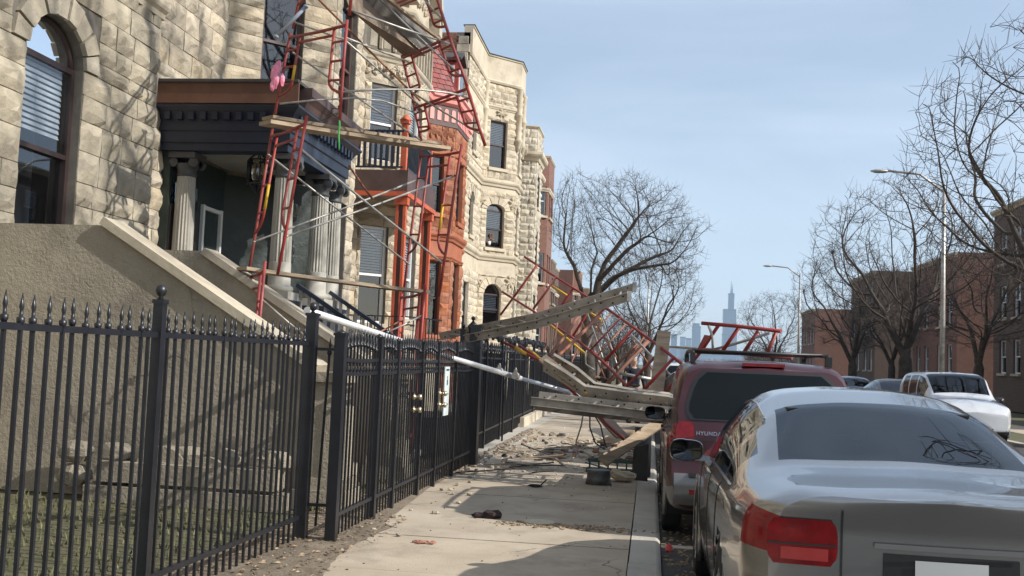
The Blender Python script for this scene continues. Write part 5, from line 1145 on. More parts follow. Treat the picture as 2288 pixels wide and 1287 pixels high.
            lp = MB(); lp.tube([(sx*w*.97, a, b_) for a, b_ in pts], .026, 6); part('wheel_arch', lp, (lowpm or pm), root, local=True)
        mi = MB(); ym = K['side'][-1][1]-.02; zm = K['T'][5][3]+(.015 if K is SED else .06); xm = w+(.11 if K is SED else .08)
        def supr(g_, prof):
            N = 24; vs = []
            for r_, d_ in prof:
                for k in range(N):
                    t_ = 2*math.pi*k/N; c_, s_ = math.cos(t_), math.sin(t_); q_ = (abs(c_)**3.4+abs(s_)**3.4)**(-1/3.4); vs.append((sx*(xm)+r_*1.16*q_*c_, ym-d_, zm+r_*.74*q_*s_*(1 if c_*sx > 0 else .93)))
            m_ = len(prof); g_.add(vs, [(i*N+k, (i+1)*N+k, (i+1)*N+(k+1) % N, i*N+(k+1) % N) for i in range(m_-1) for k in range(N)]+[tuple((m_-1)*N+k for k in range(N)), tuple(reversed(range(N)))], True)
        supr(mi, [(.02, -.1), (.06, -.09), (.09, -.05), (.102, 0), (.105, .025), (.1, .034)])
        mi.bar((sx*(w*.9), ym+.04, zm-.06), (sx*(xm), ym+.02, zm-.04), .07, .04); mo = part('mirror', mi, pm if K is SED else blackpl, root, local=True)
        mi = MB(); supr(mi, [(.094, .034), (.092, .037)]); part('mirror_glass', mi, mat('mirror_glass', (.05, .055, .06), rough=.02, metal=.9), mo, local=True)
        tr = MB(); i0 = int(K['side'][0][0]/sub); i1 = int(K['side'][-1][1]/sub)
        for jj, rad in ((int(5.0*SUBR), .006), (int(7.0*SUBR)-1, .006)):
            tr.tube([(V[i, jj][0]*sx*1.005, V[i, jj][1], V[i, jj][2]) for i in range(i0 if jj < 6*SUBR else int(1.5/sub), i1-int(.2/sub), 2)], rad, 6)
        part('window_trim', tr, blackpl if K is SUV else chrome, root, local=True)
        for yh in (K['doors'][0]+.1, K['doors'][1]+.12):
            dh = MB(); i = int(yh/sub); v = V[i, int(4.4*SUBR)]; dh.bar((sx*(v[0]+.02), yh-.0, v[2]-.03), (sx*(v[0]+.02), yh+.17, v[2]-.03), .03, .03)
            part('door_handle', dh, pm, root, local=True)
        sm_ = MB()
        for yd in K['doors']:
            i = int(yd/sub); sm_.tube([(V[i, j][0]*sx*1.001, V[i, j][1], V[i, j][2]) for j in range(6, 5*SUBR)], .004, 4)
        part('door_seam', sm_, blackpl, root, local=True)
    # rear details as patches over the rear surface
    def ryf(x, z): 
        j = min(range(M_), key=lambda q: abs(P[0][q][1]-z) if q > 4 else 9); xe = max(P[0][j][0], .1); u_ = min(1, abs(x)/xe)
        return float(K['ry'](z))-.05*(1-u_*u_)
    def patch(gname, z0, z1, hw, off, m, x0=0, nx=12, nz=6, rnd=.0, thick=0):
        mb = MB(); vs = []
        for b_ in range(nz+1):
            v = b_/nz; z = z0+(z1-z0)*v; sh = 1-rnd*(abs(2*v-1)**4); h_ = (hw(v) if callable(hw) else hw)*sh
            for a in range(nx+1): x = x0+h_*(2*a/nx-1); vs.append((x, ryf(x, z)-off, z))
        mb.add(vs, [(b_*(nx+1)+a, b_*(nx+1)+a+1, (b_+1)*(nx+1)+a+1, (b_+1)*(nx+1)+a) for b_ in range(nz) for a in range(nx)], True); return part(gname, mb, m, root, local=True)
    if K is SUV:
        patch('rear_window', 1.135, 1.555, lambda v: .735-.13*v, .012, mat('dark_tinted_glass', (.006, .008, .009), rough=.12, spec=.25), rnd=.12); patch('window_seal', 1.115, 1.575, lambda v: .77-.13*v, .007, blackpl, rnd=.1)
        for sx in (-1, 1): patch('tail_light', .84, 1.1, .085, .012, lampred, x0=sx*.735, nx=6, rnd=.3)
        patch('bumper', .36, .64, .83, .03, lowpm or pm, nz=5); patch('bumper_step', .62, .65, .7, .045, blackpl, nz=2)
        patch('plate_recess', .66, .83, .3, .006, blackpl); patch('licence_plate', .68, .81, .15, .012, mat('blank_plate', (.5, .5, .48)))
        patch('handle_bar', .855, .885, .33, .03, pm, nz=2)
        g = MB(); g.tube([(-.04, ryf(0, 1.13)-.03, 1.14), (.45, ryf(.4, 1.18)-.03, 1.17)], .012, 6); g.box((-.04, ryf(0, 1.13)-.02, 1.13), (.06, .05, .05)); part('wiper', g, blackpl, root, local=True)
        patch('reflector', .46, .5, .07, .035, lampred, x0=-.62); patch('reflector', .46, .5, .07, .035, lampred, x0=.62)
        # high brake lamp on the roof edge
        g = MB(); g.box((0, .33, 1.64), (.4, .06, .03)); part('brake_lamp', g, lampred, root, local=True)
    else:
        for sx in (-1, 1): patch('tail_light', .75, .935, .15, .012, lampred, x0=sx*.62, nx=6, rnd=.2)
        patch('bumper', .26, .58, .76, .012, pm, nz=5); patch('lower_valance', .24, .34, .6, .025, blackpl)
        patch('plate_recess', .66, .82, .28, .004, blackpl); patch('licence_plate', .68, .8, .15, .012, mat('blank_plate', (.5, .5, .48)))
        patch('trunk_seam', .62, .628, .74, .012, blackpl, nz=1); patch('chrome_strip', .84, .86, .32, .02, chrome, nz=1)
    if K is SED:
        g = MB(); g.box((0, 1.05, 1.0), (1.2, .5, .04)); part('parcel_shelf', g, carin, root, local=True)
        g = MB(); g.box((0, 1.0, 1.05), (.3, .06, .03)); part('brake_lamp', g, lampred, root, local=True)
        for sx in (-1, 1):
            patch('lens_ridge', .83, .838, .145, .017, blackpl, x0=sx*.62, nx=6, nz=1); patch('inner_lens', .77, .82, .1, .017, mat('inner_lens_red', (.3, .02, .02), (.4, .05, .045), rough=.15), x0=sx*.61, nx=4, nz=2)
            patch('trunk_side_seam', .64, .98, .004, .016, blackpl, x0=sx*.455, nx=1)
        patch('bumper_reflector', .4, .43, .09, .02, lampred, x0=-.55, nz=1); patch('bumper_reflector', .4, .43, .09, .02, lampred, x0=.55, nz=1)
    if rails:
        for sx in (-1, 1):
            g = MB(); g.tube([(sx*.66, .62, 1.66), (sx*.66, .68, 1.745), (sx*.665, 1.4, 1.765), (sx*.665, 2.2, 1.755), (sx*.66, 2.45, 1.68)], .02, 8)
            for yy in (.66, 2.38): g.box((sx*.66, yy, 1.69), (.05, .14, .1))
            part('roof_rail', g, blackpl, root, local=True)
        g = MB()
        for yy in (1.0, 2.0): g.tube([(-.66, yy, 1.76), (.66, yy, 1.76)], .016, 8)
        part('roof_bar', g, blackpl, root, local=True)
    if badge:
        cu = bpy.data.curves.new('badge', 'FONT'); cu.body = badge; cu.size = .05; cu.extrude = .004; cu.space_character = 1.15; cu.align_x = 'LEFT'; cu.offset = .0015
        to = bpy.data.objects.new('badge_tmp', cu); COL.objects.link(to); bpy.context.view_layer.update()
        me = bpy.data.meshes.new_from_object(to.evaluated_get(bpy.context.evaluated_depsgraph_get())); bpy.data.objects.remove(to); me.name = 'lettering'
        me.materials.clear(); me.materials.append(chrome); bo_ = bpy.data.objects.new('lettering', me); COL.objects.link(bo_); bo_.parent = root; bo_.location = (-.635, ryf(-.5, 1.0)-.022, .985); bo_.rotation_euler = (R(90), 0, R(-1.5))
    root.scale = (1, 1, zs); root.location = loc; root.rotation_euler.z = rz; ORG[root.name] = Vector(loc); return root
maroon = paint('maroon_paint', (.045, .004, .007), .1, .4); silverp = paint('silver_paint', (.3, .295, .29), .85, .24); greycl = paint('grey_cladding', (.2, .19, .18), .5, .4)
whitecar = paint('white_car_paint', (.62, .63, .65), 0, .3); maroon.node_tree.nodes['Principled BSDF'].inputs['Coat Weight'].default_value = .45
blackcar = paint('black_car_paint', (.01, .01, .012), .2, .3); bluecar = paint('blue_car_paint', (.03, .06, .13), .4, .3)
RD = -.05
build_car(SED, (1.30, 4.72, RD), 'silver grey sedan parked nearest, its dented side facing the kerb', silverp, sub=.04, zs=1.07)
build_car(SUV, (1.07, 9.85, RD), 'dark maroon sport utility car with grey lower cladding, hit by the fallen ladders', maroon, lowpm=greycl, badge='HYUNDAI', rails=True, sub=.04, zs=1.03)
w1 = build_car(SUV, (1.25, 16.2, RD), 'white sport utility car parked right ahead of the maroon one', whitecar)
b1 = build_car(SED, (1.2, 22.0, RD), 'black sedan parked third in the kerb row, ahead of the white one', blackcar, sub=.07)
l1 = build_car(SED, (1.2, 28.0, RD), 'blue sedan parked fourth in the kerb row', bluecar, sub=.07)
def far_car(src, lab, loc, rz=0): return copy_tree(src, lab, loc, rz)
far_car(w1, 'second white utility car, farther down the kerb row behind the blue sedan', (1.2, 34.5, RD))
far_car(b1, 'distant black sedan in the kerb row beyond the second white utility car', (1.2, 41, RD)); far_car(l1, 'last blue sedan in view in the kerb row', (1.2, 48, RD))
far_car(w1, 'white utility car parked across the street, facing the camera, nearest there', (7.9, 31, RD), math.pi); far_car(b1, 'black sedan across the street parked behind the first white one', (7.9, 37.5, RD), math.pi)
far_car(l1, 'blue sedan across the street, middle of the opposite row', (7.9, 45, RD), math.pi); far_car(w1, 'far white utility car across the street', (7.9, 58, RD), math.pi); far_car(b1, 'far black sedan across the street', (7.9, 52, RD), math.pi)
# ================================================================== TREES
def grow(seed, trunk, att, step=.28, infl=2.6, kill=.5, iters=130, lean=(0, 0, .12)):
    """space colonisation: trunk = polyline(s) of start points, att = Nx3 attraction points"""
    pos = []; par = []
    for poly in trunk:
        pr_ = poly[0]; base = len(pos)
        if pr_ is not None and pos: d_ = [np.linalg.norm(np.array(poly[1])-q) for q in pos]; prev = int(np.argmin(d_))
        else: prev = -1
        pts = [np.array(p, float) for p in poly[1:]]; cur = pts[0]; pos.append(cur); par.append(prev); prev = len(pos)-1
        for q in pts[1:]:
            n_ = max(1, int(np.linalg.norm(q-cur)/step)); 
            for k in range(1, n_+1): pos.append(cur+(q-cur)*k/n_+rng.normal(0, .02, 3)); par.append(prev); prev = len(pos)-1
            cur = q
    A_ = np.array(att); alive = np.ones(len(A_), bool); P_ = np.array(pos); near = np.full(len(A_), 1e9); ni = np.zeros(len(A_), int); done = 0
    for it in range(iters):
        new = P_[done:]
        d = np.linalg.norm(A_[:, None]-new[None], axis=2); m_ = d.argmin(1); dm_ = d[np.arange(len(A_)), m_]; up = dm_ < near; near[up] = dm_[up]; ni[up] = m_[up]+done; done = len(P_)
        alive &= near > kill
        act = alive & (near < infl*(3 if it < 8 else 1))
        if not act.any(): break
        dirs = {}
        v = A_[act]-P_[ni[act]]; v /= np.linalg.norm(v, axis=1)[:, None]
        for i_, vv in zip(ni[act], v): dirs.setdefault(i_, []).append(vv)
        add = []
        for i_, vs in dirs.items():
            g_ = np.mean(vs, 0)+np.array(lean)+rng.normal(0, .1, 3)
            if par[i_] >= 0: pd = P_[i_]-P_[par[i_]]; g_ += .55*pd/(np.linalg.norm(pd)+1e-6)
            g_ /= np.linalg.norm(g_)+1e-6; q = P_[i_]+g_*step
            add.append(q); par.append(i_)
        P_ = np.vstack([P_, add])
        if len(P_) > 14000: break
    return P_, np.array(par)
def tree(label, P_, par, base_r, tw=.0065, twig=True, name='bare_tree', twigs=2, ex=2.3, group='bare street trees', big=.035, tl=(.2, .55)):
    n_ = len(P_); ch = [[] for _ in range(n_)]
    for i, p in enumerate(par):
        if p >= 0: ch[p].append(i)
    rad = np.zeros(n_)
    for i in range(n_-1, -1, -1): rad[i] = tw if not ch[i] else sum(rad[c]**ex for c in ch[i])**(1/ex)
    k = base_r/max(rad); sc_ = np.where(rad > tw*2, 1+(k-1)*np.clip((rad-tw)/(rad.max()-tw), 0, 1), 1); rad = rad*sc_
    t = thing(name, P_[0], label, 'tree', group)
    lg = MB(); br = MB()
    roots = [i for i in range(n_) if par[i] < 0]; stack = [(r_, None) for r_ in roots]
    rr = random.Random(n_)
    while stack:
        i, prev = stack.pop(); chain = ([prev] if prev is not None else [])+[i]; cur = i
        while ch[cur]:
            c = sorted(ch[cur], key=lambda q: -rad[q]); stack += [(q, cur) for q in c[1:]]; cur = c[0]; chain.append(cur)
        rs = [float(rad[q]) for q in chain]
        if prev is not None: rs[0] = rs[1]
        # smooth
        pts = [P_[q] for q in chain]
        sp = [pts[0]]+[(pts[a-1]+2*pts[a]+pts[a+1])/4 for a in range(1, len(pts)-1)]+([pts[-1]] if len(pts) > 1 else [])
        if len(sp) > 1:
            cut = 0
            while cut < len(rs) and rs[cut] > big: cut += 1
            if cut > 1: lg.tube(sp[:min(cut+1, len(sp))], rs[:min(cut+1, len(sp))], 9, cap=False)
            if cut < len(sp)-1:
                a = max(0, cut); br.tube(sp[a:], rs[a:], 5 if rs[a] > .02 else 4, cap=False)
        if twig:
            for q in chain[1:]:
                if rad[q] < .02:
                    for _ in range(rr.choice((0, 1, twigs))):
                        d = Vector((rr.gauss(0, 1), rr.gauss(0, 1), rr.gauss(.5, 1))).normalized()*rr.uniform(*tl); p0 = Vector(P_[q]); br.tube([p0, p0+d*.5+Vector((0, 0, .02)), p0+d+Vector((0, 0, .07))], [tw*.8, tw*.7, tw*.4], 3, cap=False)
    part('trunk', lg, bark, t); part('crown', br, twigm, t, kind='stuff'); return t
def ell(n, c, r, shell=.35, zmin=None, f=None):
    out = []
    while len(out) < n:
        v = rng.normal(0, 1, 3); v /= np.linalg.norm(v); q = rng.uniform(shell, 1)**.5*v*np.array(r)+np.array(c)
        if zmin is not None and q[2] < zmin: continue
        if f and not f(q): continue
        out.append(q)
    return out
# central tree: trunk behind the fence beyond the brick flats; crown leans toward the street
TY = 47.; b0 = at(1322, 815, Y=TY); w_ = lambda x, y, Y=TY: tuple(at(x, y, Y=Y))
cen = at(1395, 520, Y=TY)
att = ell(3600, cen, (3.5, 3.0, 2.75), zmin=5.0)+ell(1500, at(1470, 560, Y=TY), (2.2, 2.2, 1.9), zmin=4.6)+ell(1100, at(1285, 490, Y=TY), (1.3, 2, 2.3), zmin=5)+ell(260, at(1555, 505, Y=TY), (.9, .8, .5))
base = (b0.x, TY, -.05)
tr_ = [(None, base, w_(1312, 760), w_(1310, 690), w_(1285, 600), w_(1262, 555)), (1, w_(1312, 700), w_(1320, 650), w_(1322, 600), w_(1335, 560)), (1, w_(1314, 740), w_(1335, 640), w_(1350, 590), w_(1395, 530), w_(1430, 480)), (1, w_(1345, 620, 46.5), w_(1390, 570, 46), w_(1440, 530, 46)), (1, w_(1330, 660, 47.6), w_(1380, 615, 48), w_(1450, 580, 48.4), w_(1500, 560, 48.5)), (1, w_(1375, 620, 47.8), w_(1420, 600, 47.4), w_(1490, 590, 47))]
P1, q1 = grow(1, tr_, att, step=.17, kill=.27, infl=1.6); T1 = tree('large bare tree with a wide fan of branches, just beyond the brick flats', P1, q1, .3, tw=.0065, twigs=3, big=.03, tl=(.2, .55))
# general round bare tree, reused by copies
def round_tree(seed, H_, Rr, n=900):
    att = ell(n, (0, 0, H_*.66), (Rr, Rr, H_*.36), zmin=H_*.28); tk = [(None, (0, 0, -.1), (0.05, 0, H_*.12), (0, .05, H_*.28), (.2, 0, H_*.4)), (1, (0, 0, H_*.25), (-.6, .2, H_*.45)), (1, (0, 0, H_*.22), (.7, -.3, H_*.42)), (1, (0, 0, H_*.27), (.1, .8, H_*.46))]
    return grow(seed, tk, att, step=.22, kill=.34, infl=2.0)
Pa_, qa = round_tree(3, 9.0, 3.6, 2600)
off = at(1445, 820, Y=66); P2 = Pa_+np.array([off.x, 66, 0]); T2 = tree('second bare tree, lower and rounder, behind the tip of the long ladder', P2, qa, .24, tw=.0075, twigs=3, tl=(.2, .6))
specs = [((-2.6, 84), .85, 'bare tree far down the sidewalk behind the second one'), ((-2.5, 104), .8, 'small distant bare tree on the sidewalk side'), ((-2.6, 130), .9, 'very distant bare tree on the sidewalk side near the vanishing point'), ((.8-3.2, 165), .9, 'tiny bare tree farthest along the sidewalk'),
 ((12.4, 108), 1.15, 'bare brown tree across the street just right of the tallest tower'), ((11.2, 60), 1.0, 'bare tree across the street at the right edge of the photograph'), ((10.3, 44), 1.12, 'large bare tree on the opposite verge before the brown brick flats'), ((10.2, 27), 1.15, 'nearest bare tree on the opposite verge at the far right'), ((17.3, 78), 1.05, 'bare tree across the street behind the right edge tree'), ((20.2, 96), 1.0, 'distant bare tree across the street'), ((24.2, 120), 1.1, 'very distant bare tree across the street'), ((30, 150), 1.1, 'farthest bare tree across the street'), ((15.5, 52), 1.0, 'bare tree in a front yard across the street')]
for (x, yy), s_, lb in specs: copy_tree(T2, lb, (x, yy, -.1), random.uniform(0, 6), (s_, s_, s_*random.uniform(.92, 1.08)))
copy_tree(T2, 'very tall bare tree on the opposite verge beside the nearest parked cars', (10.4, 13.3, -.1), 1.0, (1.9, 1.9, 2.9))
# far-off belt of bare woods
mb = MB(); rr = random.Random(8)
for k in range(2600):
    yy = rr.uniform(230, 700); x = rr.choice((-1, 1))*rr.uniform(8, 120) if rr.random() < .85 else rr.uniform(-30, 60); h = rr.uniform(5, 10)
    if abs(x-4.5) < 7 or 1400 < 1455+2300*x/yy < 1660 and h > yy*.011: continue
    c = Vector((x, yy, 0)); mb.tube([c, c+Vector((rr.uniform(-.5, .5), 0, h*.5)), c+Vector((rr.uniform(-2, 2), 0, h))], [.25, .18, .03], 3, cap=False)
    for q in range(9): d = Vector((rr.gauss(0, 1), rr.gauss(0, .5), rr.uniform(.2, 1.4))).normalized()*rr.uniform(1.5, 3.4); p0 = c+Vector((0, 0, h*rr.uniform(.3, .8))); mb.tube([p0, p0+d], [.09, .02], 3, cap=False)
solo('distant_woods', mb, twigm, 'far belt of leafless woods along the horizon', 'woods', kind='stuff')
# ================================================================== SKYLINE
towm = mat('blue_tower_glass', (.012, .035, .07), (.02, .05, .1), rough=.4, scale=.02)
towl = mat('pale_tower_stone', (.1, .14, .19), (.14, .18, .24), rough=.7, scale=.02)
DY = 6400.
def tower(label, tiers, m=towm, ant=(), group='skyline towers on the horizon', Y=DY, bands=True):
    p0 = at(tiers[0][0], 820, Y=Y); t = thing('skyscraper', (p0.x, Y, 0), label, 'skyscraper', group)
    zb = 0
    for (xa, xb, yt) in tiers:
        a, b_ = at(xa, yt, Y=Y), at(xb, yt, Y=Y); g = MB(); wd = abs(b_.x-a.x); g.box(((a.x+b_.x)/2, Y+wd/2, (zb+a.z)/2), (wd, wd, a.z-zb)); part('tier', g, m, t)
        if bands:
            g = MB(); g.box(((a.x+b_.x)/2, Y+wd/2, a.z-6), (wd+1.5, wd+1.5, 8)); part('dark_band', g, roomm, t)
        zb = a.z-.5
    for (xa, ya, yb) in ant:
        a, b_ = at(xa, ya, Y=Y), at(xa, yb, Y=Y); g = MB(); g.tube([(a.x, Y+20, a.z), (a.x, Y+20, (a.z+b_.z)/2), (a.x, Y+20, b_.z)], [4.5, 3, 1.2], 6); part('antenna', g, towl, t)
    return t
tower('tallest stepped dark tower with twin antennas on the skyline', [(1615, 1647, 745), (1617, 1645, 690), (1628, 1641, 655)], ant=((1634, 655, 628), (1637, 655, 634)))
tower('flat topped slim tower left of the tallest one', [(1547, 1566, 728), (1549, 1563, 722)])
tower('grey blue mid height tower with a stepped top left of the slim one', [(1520, 1532, 752)], m=towl); tower('twin block beside the stepped mid height tower', [(1533, 1545, 755)], m=towl)
tower('wide squared tower at the left end of the skyline group', [(1500, 1513, 746)])
tower('low broad tower block joining the skyline gap', [(1566, 1615, 790)], m=towl); tower('low pale block at far left of the skyline', [(1470, 1500, 775)], m=towl); tower('low block under the slim tower', [(1512, 1550, 775)], m=towl)
tower('low block just right of the tallest tower', [(1650, 1700, 792)], m=towl); tower('small tower right of the tallest one', [(1712, 1726, 770)], m=towl); tower('far right low block of the skyline', [(1760, 1830, 800)], m=towl)
# haze
hz = MB(); x0, x1, y0, y1, z0, z1 = -1500, 2200, -70, 6700, -1.2, 580
hz.add([(x0, y0, z0), (x1, y0, z0), (x1, y1, z0), (x0, y1, z0), (x0, y0, z1), (x1, y0, z1), (x1, y1, z1), (x0, y1, z1)], [(3, 2, 1, 0), (4, 5, 6, 7), (0, 1, 5, 4), (1, 2, 6, 5), (2, 3, 7, 6), (3, 0, 4, 7)])
hm = bpy.data.materials.new('haze'); hm.use_nodes = True; n = hm.node_tree.nodes; n.remove(n['Principled BSDF']); pv = n.new('ShaderNodeVolumePrincipled'); pv.inputs['Density'].default_value = .0001; pv.inputs['Color'].default_value = (.62, .8, 1, 1); pv.inputs['Anisotropy'].default_value = .2
hm.node_tree.links.new(pv.outputs[0], n['Material Output'].inputs['Volume'])
ho = bpy.data.objects.new('haze', hz.mesh('haze', hm)); COL.objects.link(ho); ho['kind'] = 'stuff'; ho['label'] = 'thin pale air haze over the whole street and skyline'
# ================================================================== PEOPLE
def skin_mesh(verts, edges, radii, lvl=2):
    me = bpy.data.meshes.new('skin'); me.from_pydata(verts, edges, []); ob = bpy.data.objects.new('tmp', me); COL.objects.link(ob)
    md = ob.modifiers.new('s', 'SKIN'); md.use_smooth_shade = True
    for i, r_ in enumerate(radii): me.skin_vertices[0].data[i].radius = (r_, r_) if not isinstance(r_, tuple) else r_
    me.skin_vertices[0].data[0].use_root = True
    s_ = ob.modifiers.new('u', 'SUBSURF'); s_.levels = lvl; s_.render_levels = lvl
    bpy.context.view_layer.update(); out = bpy.data.meshes.new_from_object(ob.evaluated_get(bpy.context.evaluated_depsgraph_get())); bpy.data.objects.remove(ob)
    for p in out.polygons: p.use_smooth = True
    return out
skinm = mat('skin', (.42, .24, .17), (.5, .3, .22), rough=.55, scale=10); navyc = mat('navy_uniform', (.008, .01, .02), (.014, .016, .03), rough=.85, bump=.2); greyhair = mat('grey_hair', (.25, .24, .22), (.4, .39, .36), rough=.8, scale=60)
darkc = mat('dark_jacket', (.02, .016, .016), (.035, .028, .026), rough=.85)
def person(loc, rz, label, S=1.0, cloth=navyc, hair=greyhair, patch=True, arms=0):
    t = thing('person', (0, 0, 0), label, 'person')
    def put(nm, me, m): me.materials.clear(); me.materials.append(m); o = bpy.data.objects.new(nm, me); COL.objects.link(o); o.parent = t; return o
    V = [(0, 0, .98), (0, 0, 1.2), (0, -.01, 1.42), (0, -.01, 1.52), (0, -.02, 1.6), (0, -.02, 1.7), (0, -.01, 1.79)]; E_ = [(0, 1), (1, 2), (2, 3), (3, 4), (4, 5), (5, 6)]; Rr = [.13, .14, .12, .055, .075, .088, .06]
    hands = {}
    for sx in (-1, 1):
        b = len(V); el = (.3*sx, -.02+(.0 if arms == 0 else -.05), 1.14); wr = (.3*sx, -.12, .92) if arms == 0 else (.12*sx, -.28, 1.22)
        V += [(.19*sx, 0, 1.43), el, wr]; E_ += [(2, b), (b, b+1), (b+1, b+2)]; Rr += [.06, .045, .028]; hands[sx] = (wr, b+2)
        d = Vector((0, -.25, -1)) if arms == 0 else Vector((-.6*sx, -.6, .1)); d.normalize()
        c = len(V); pm_ = Vector(wr)+d*.07; V.append(tuple(pm_)); E_.append((b+2, c)); Rr.append((.034, .02))
        for f_ in range(5):
            o_ = (f_-1.5)*.018 if f_ < 4 else -.036; k1 = pm_+d*(.045 if f_ < 4 else .01)+Vector((0, o_, 0)) if arms == 0 else pm_+d*.045+Vector((0, 0, o_)); k2 = k1+d*(.035+.008*(f_ in (1, 2)))+Vector((-.01*sx, 0, 0)); q = len(V); V += [tuple(k1), tuple(k2)]; E_ += [(c, q), (q, q+1)]; Rr += [.0095, .008]
        b = len(V); V += [(.1*sx, 0, .92), (.11*sx, -.02, .5), (.12*sx, .02, .08), (.13*sx, -.15, .04)]; E_ += [(0, b), (b, b+1), (b+1, b+2), (b+2, b+3)]; Rr += [.085, .055, .038, .04]
    put('body', skin_mesh(V, E_, Rr), skinm)
    jv = [(0, 0, .95), (0, 0, 1.08), (0, -.01, 1.3), (0, -.01, 1.45), (0, 0, 1.52)]; je = [(0, 1), (1, 2), (2, 3), (3, 4)]; jr = [(.2, .15), (.19, .15), (.2, .15), (.13, .11), .075]
    for sx in (-1, 1):
        b = len(jv); el = (.3*sx, -.02+(.0 if arms == 0 else -.05), 1.14); wr = hands[sx][0]; jv += [(.2*sx, 0, 1.42), el, wr]; je += [(3, b), (b, b+1), (b+1, b+2)]; jr += [.082, .066, .05]
    put('jacket', skin_mesh(jv, je, jr), cloth)
    tv = [(0, 0, .95)]; te = []; tr2 = [(.17, .14)]
    for sx in (-1, 1): b = len(tv); tv += [(.1*sx, 0, .85), (.11*sx, -.02, .5), (.12*sx, .02, .09)]; te += [(0, b), (b, b+1), (b+1, b+2)]; tr2 += [.11, .085, .07]
    put('trousers', skin_mesh(tv, te, tr2), cloth)
    for sx in (-1, 1): put('shoe', skin_mesh([(.12*sx, .05, .05), (.125*sx, -.06, .05), (.13*sx, -.18, .035)], [(0, 1), (1, 2)], [.055, .055, .045]), rubber)
    g = MB(); g.blob((0, .015, 1.735), (.095, .105, .1), seed=1, n=14, m=9, rough=.05); put('hair', g.mesh('hair', hair), hair)
    g = MB(); g.blob((0, -.115, 1.66), (.013, .022, .022), rough=0); g2 = MB()
    put('nose', g.mesh('nose', skinm), skinm)
    for sx in (-1, 1): g2.blob((.033*sx, -.098, 1.685), (.012, .008, .007), rough=0)
    g2.box((0, -.103, 1.615), (.045, .008, .008)); put('eyes_and_mouth', g2.mesh('eyes_and_mouth', rubber), rubber)
    for sx in (-1, 1): g = MB(); g.blob((.088*sx, -.0, 1.67), (.012, .022, .03), rough=0); put('ear', g.mesh('ear', skinm), skinm)
    if patch:
        for sx in (-1, 1): g = MB(); g.blob((.262*sx, -.05, 1.36), (.012, .035, .04), rough=0); put('shoulder_patch', g.mesh('shoulder_patch', yellowp), yellowp)
        g = MB(); g.blob((.09, -.155, 1.34), (.03, .008, .035), rough=0); put('badge', g.mesh('badge', brass), brass)
        g = MB(); g.lathe((0, 0, 1.0), [(.17, 0), (.175, .05)], 18, M=Matrix.Diagonal((1.15, .9, 1))); put('belt', g.mesh('belt', rubber), rubber)
    t.location = loc; t.rotation_euler.z = rz; t.scale = (S, S, S); return t
pl_ = at(1412, 945, Z=0); person(pl_, R(25), 'police officer with grey hair in navy uniform standing on the sidewalk behind the fallen frames', 1.0)
pl2 = at(1352, 938, Z=0); person((pl2.x, pl2.y, 0), R(-60), 'person in dark clothes leaning by the fence left of the officer', .97, darkc, mat('dark_hair', (.02, .015, .012)), False, arms=1)
# ================================================================== DEBRIS ON THE SIDEWALK
def gz(x, y, Z=0.0): return at(x, y, Z=Z)
g = MB(); c = gz(1337, 1082); g.lathe((c.x, c.y, 0), [(.14, 0), (.125, .08), (.12, .17), (.135, .19)], 12, M=Matrix.Diagonal((1.25, .9, 1))); solo('scrap_metal', g, mat('dented_grey_metal', (.08, .08, .08), (.2, .2, .19), rough=.5, metal=.4, scale=6, bump=.4), 'dented dark grey metal cap lying on the sidewalk by the pale stone', 'metal cap')
g = MB(); c = gz(1392, 1078); M = Matrix.Rotation(R(5), 3, 'Z'); g.blob((c.x, c.y+.12, .07), (.2, .14, .075), seed=12, n=9, m=6, rough=.16); g.blob((c.x-.1, c.y+.16, .1), (.11, .1, .06), seed=14, n=8, m=5, rough=.18); solo('fallen_stone', g, creamstone, 'pale broken stone block on the sidewalk near the kerb', 'stone')
g = MB(); c = gz(1378, 1056); 
for k in range(7): g.box((c.x-.4+.135*k, c.y, .12), (.02, .16, .16))
g.box((c.x, c.y-.08, .17), (.85, .03, .05)); g.box((c.x, c.y+.08, .17), (.85, .03, .05)); g.box((c.x, c.y, .03), (.9, .2, .05)); solo('green_crate', g, mat('green_plastic', (.025, .06, .045), (.05, .09, .07), rough=.6), 'dark green slotted crate crushed flat behind the pale stone', 'crate')
g = MB(); c = gz(1100, 1158); g.blob((c.x, c.y, .035), (.1, .06, .045), seed=2, n=9, m=6, rough=.3); g.blob((c.x-.12, c.y-.02, .025), (.09, .035, .028), seed=5, n=9, m=6, rough=.25); g.tube([(c.x-.16, c.y-.08, .01), (c.x-.08, c.y-.02, .04), (c.x-.03, c.y+.06, .06)], .008, 5); solo('dark_glove', g, mat('black_cloth', (.012, .012, .013), (.05, .02, .02), rough=.8, scale=20), 'crumpled black work glove lying on the open sidewalk', 'glove')
g = MB(); c = gz(1197, 1089); g.blob((c.x, c.y, .02), (.1, .035, .022), seed=7, n=8, m=5, rough=.3); g.tube([(c.x+.06, c.y, .03), (c.x+.13, c.y+.04, .1)], .009, 5); solo('dark_scrap', g, rubber, 'small dark scrap with a bent prong in the car shadow', 'scrap')
g = MB(); c = gz(946, 1214)
for k in range(8): g.blob((c.x+random.uniform(-.08, .08), c.y+random.uniform(-.04, .04), .012), (.03, .02, .01), seed=k, n=6, m=4, rough=.4)
solo('brick_crumbs', g, mat('brick_crumb', (.3, .12, .08), (.42, .2, .14), scale=30), 'small reddish brick crumbs on the near sidewalk', 'rubble', kind='stuff')
g = MB(); c = at(1493, 1230, Z=-.05); g.blob((c.x, c.y, -.03), (.035, .03, .045), seed=4, n=8, m=5, rough=.3); solo('red_litter', g, mat('red_plastic', (.6, .05, .06), (.7, .1, .1), rough=.4), 'crushed bright red piece of litter in the gutter', 'litter')
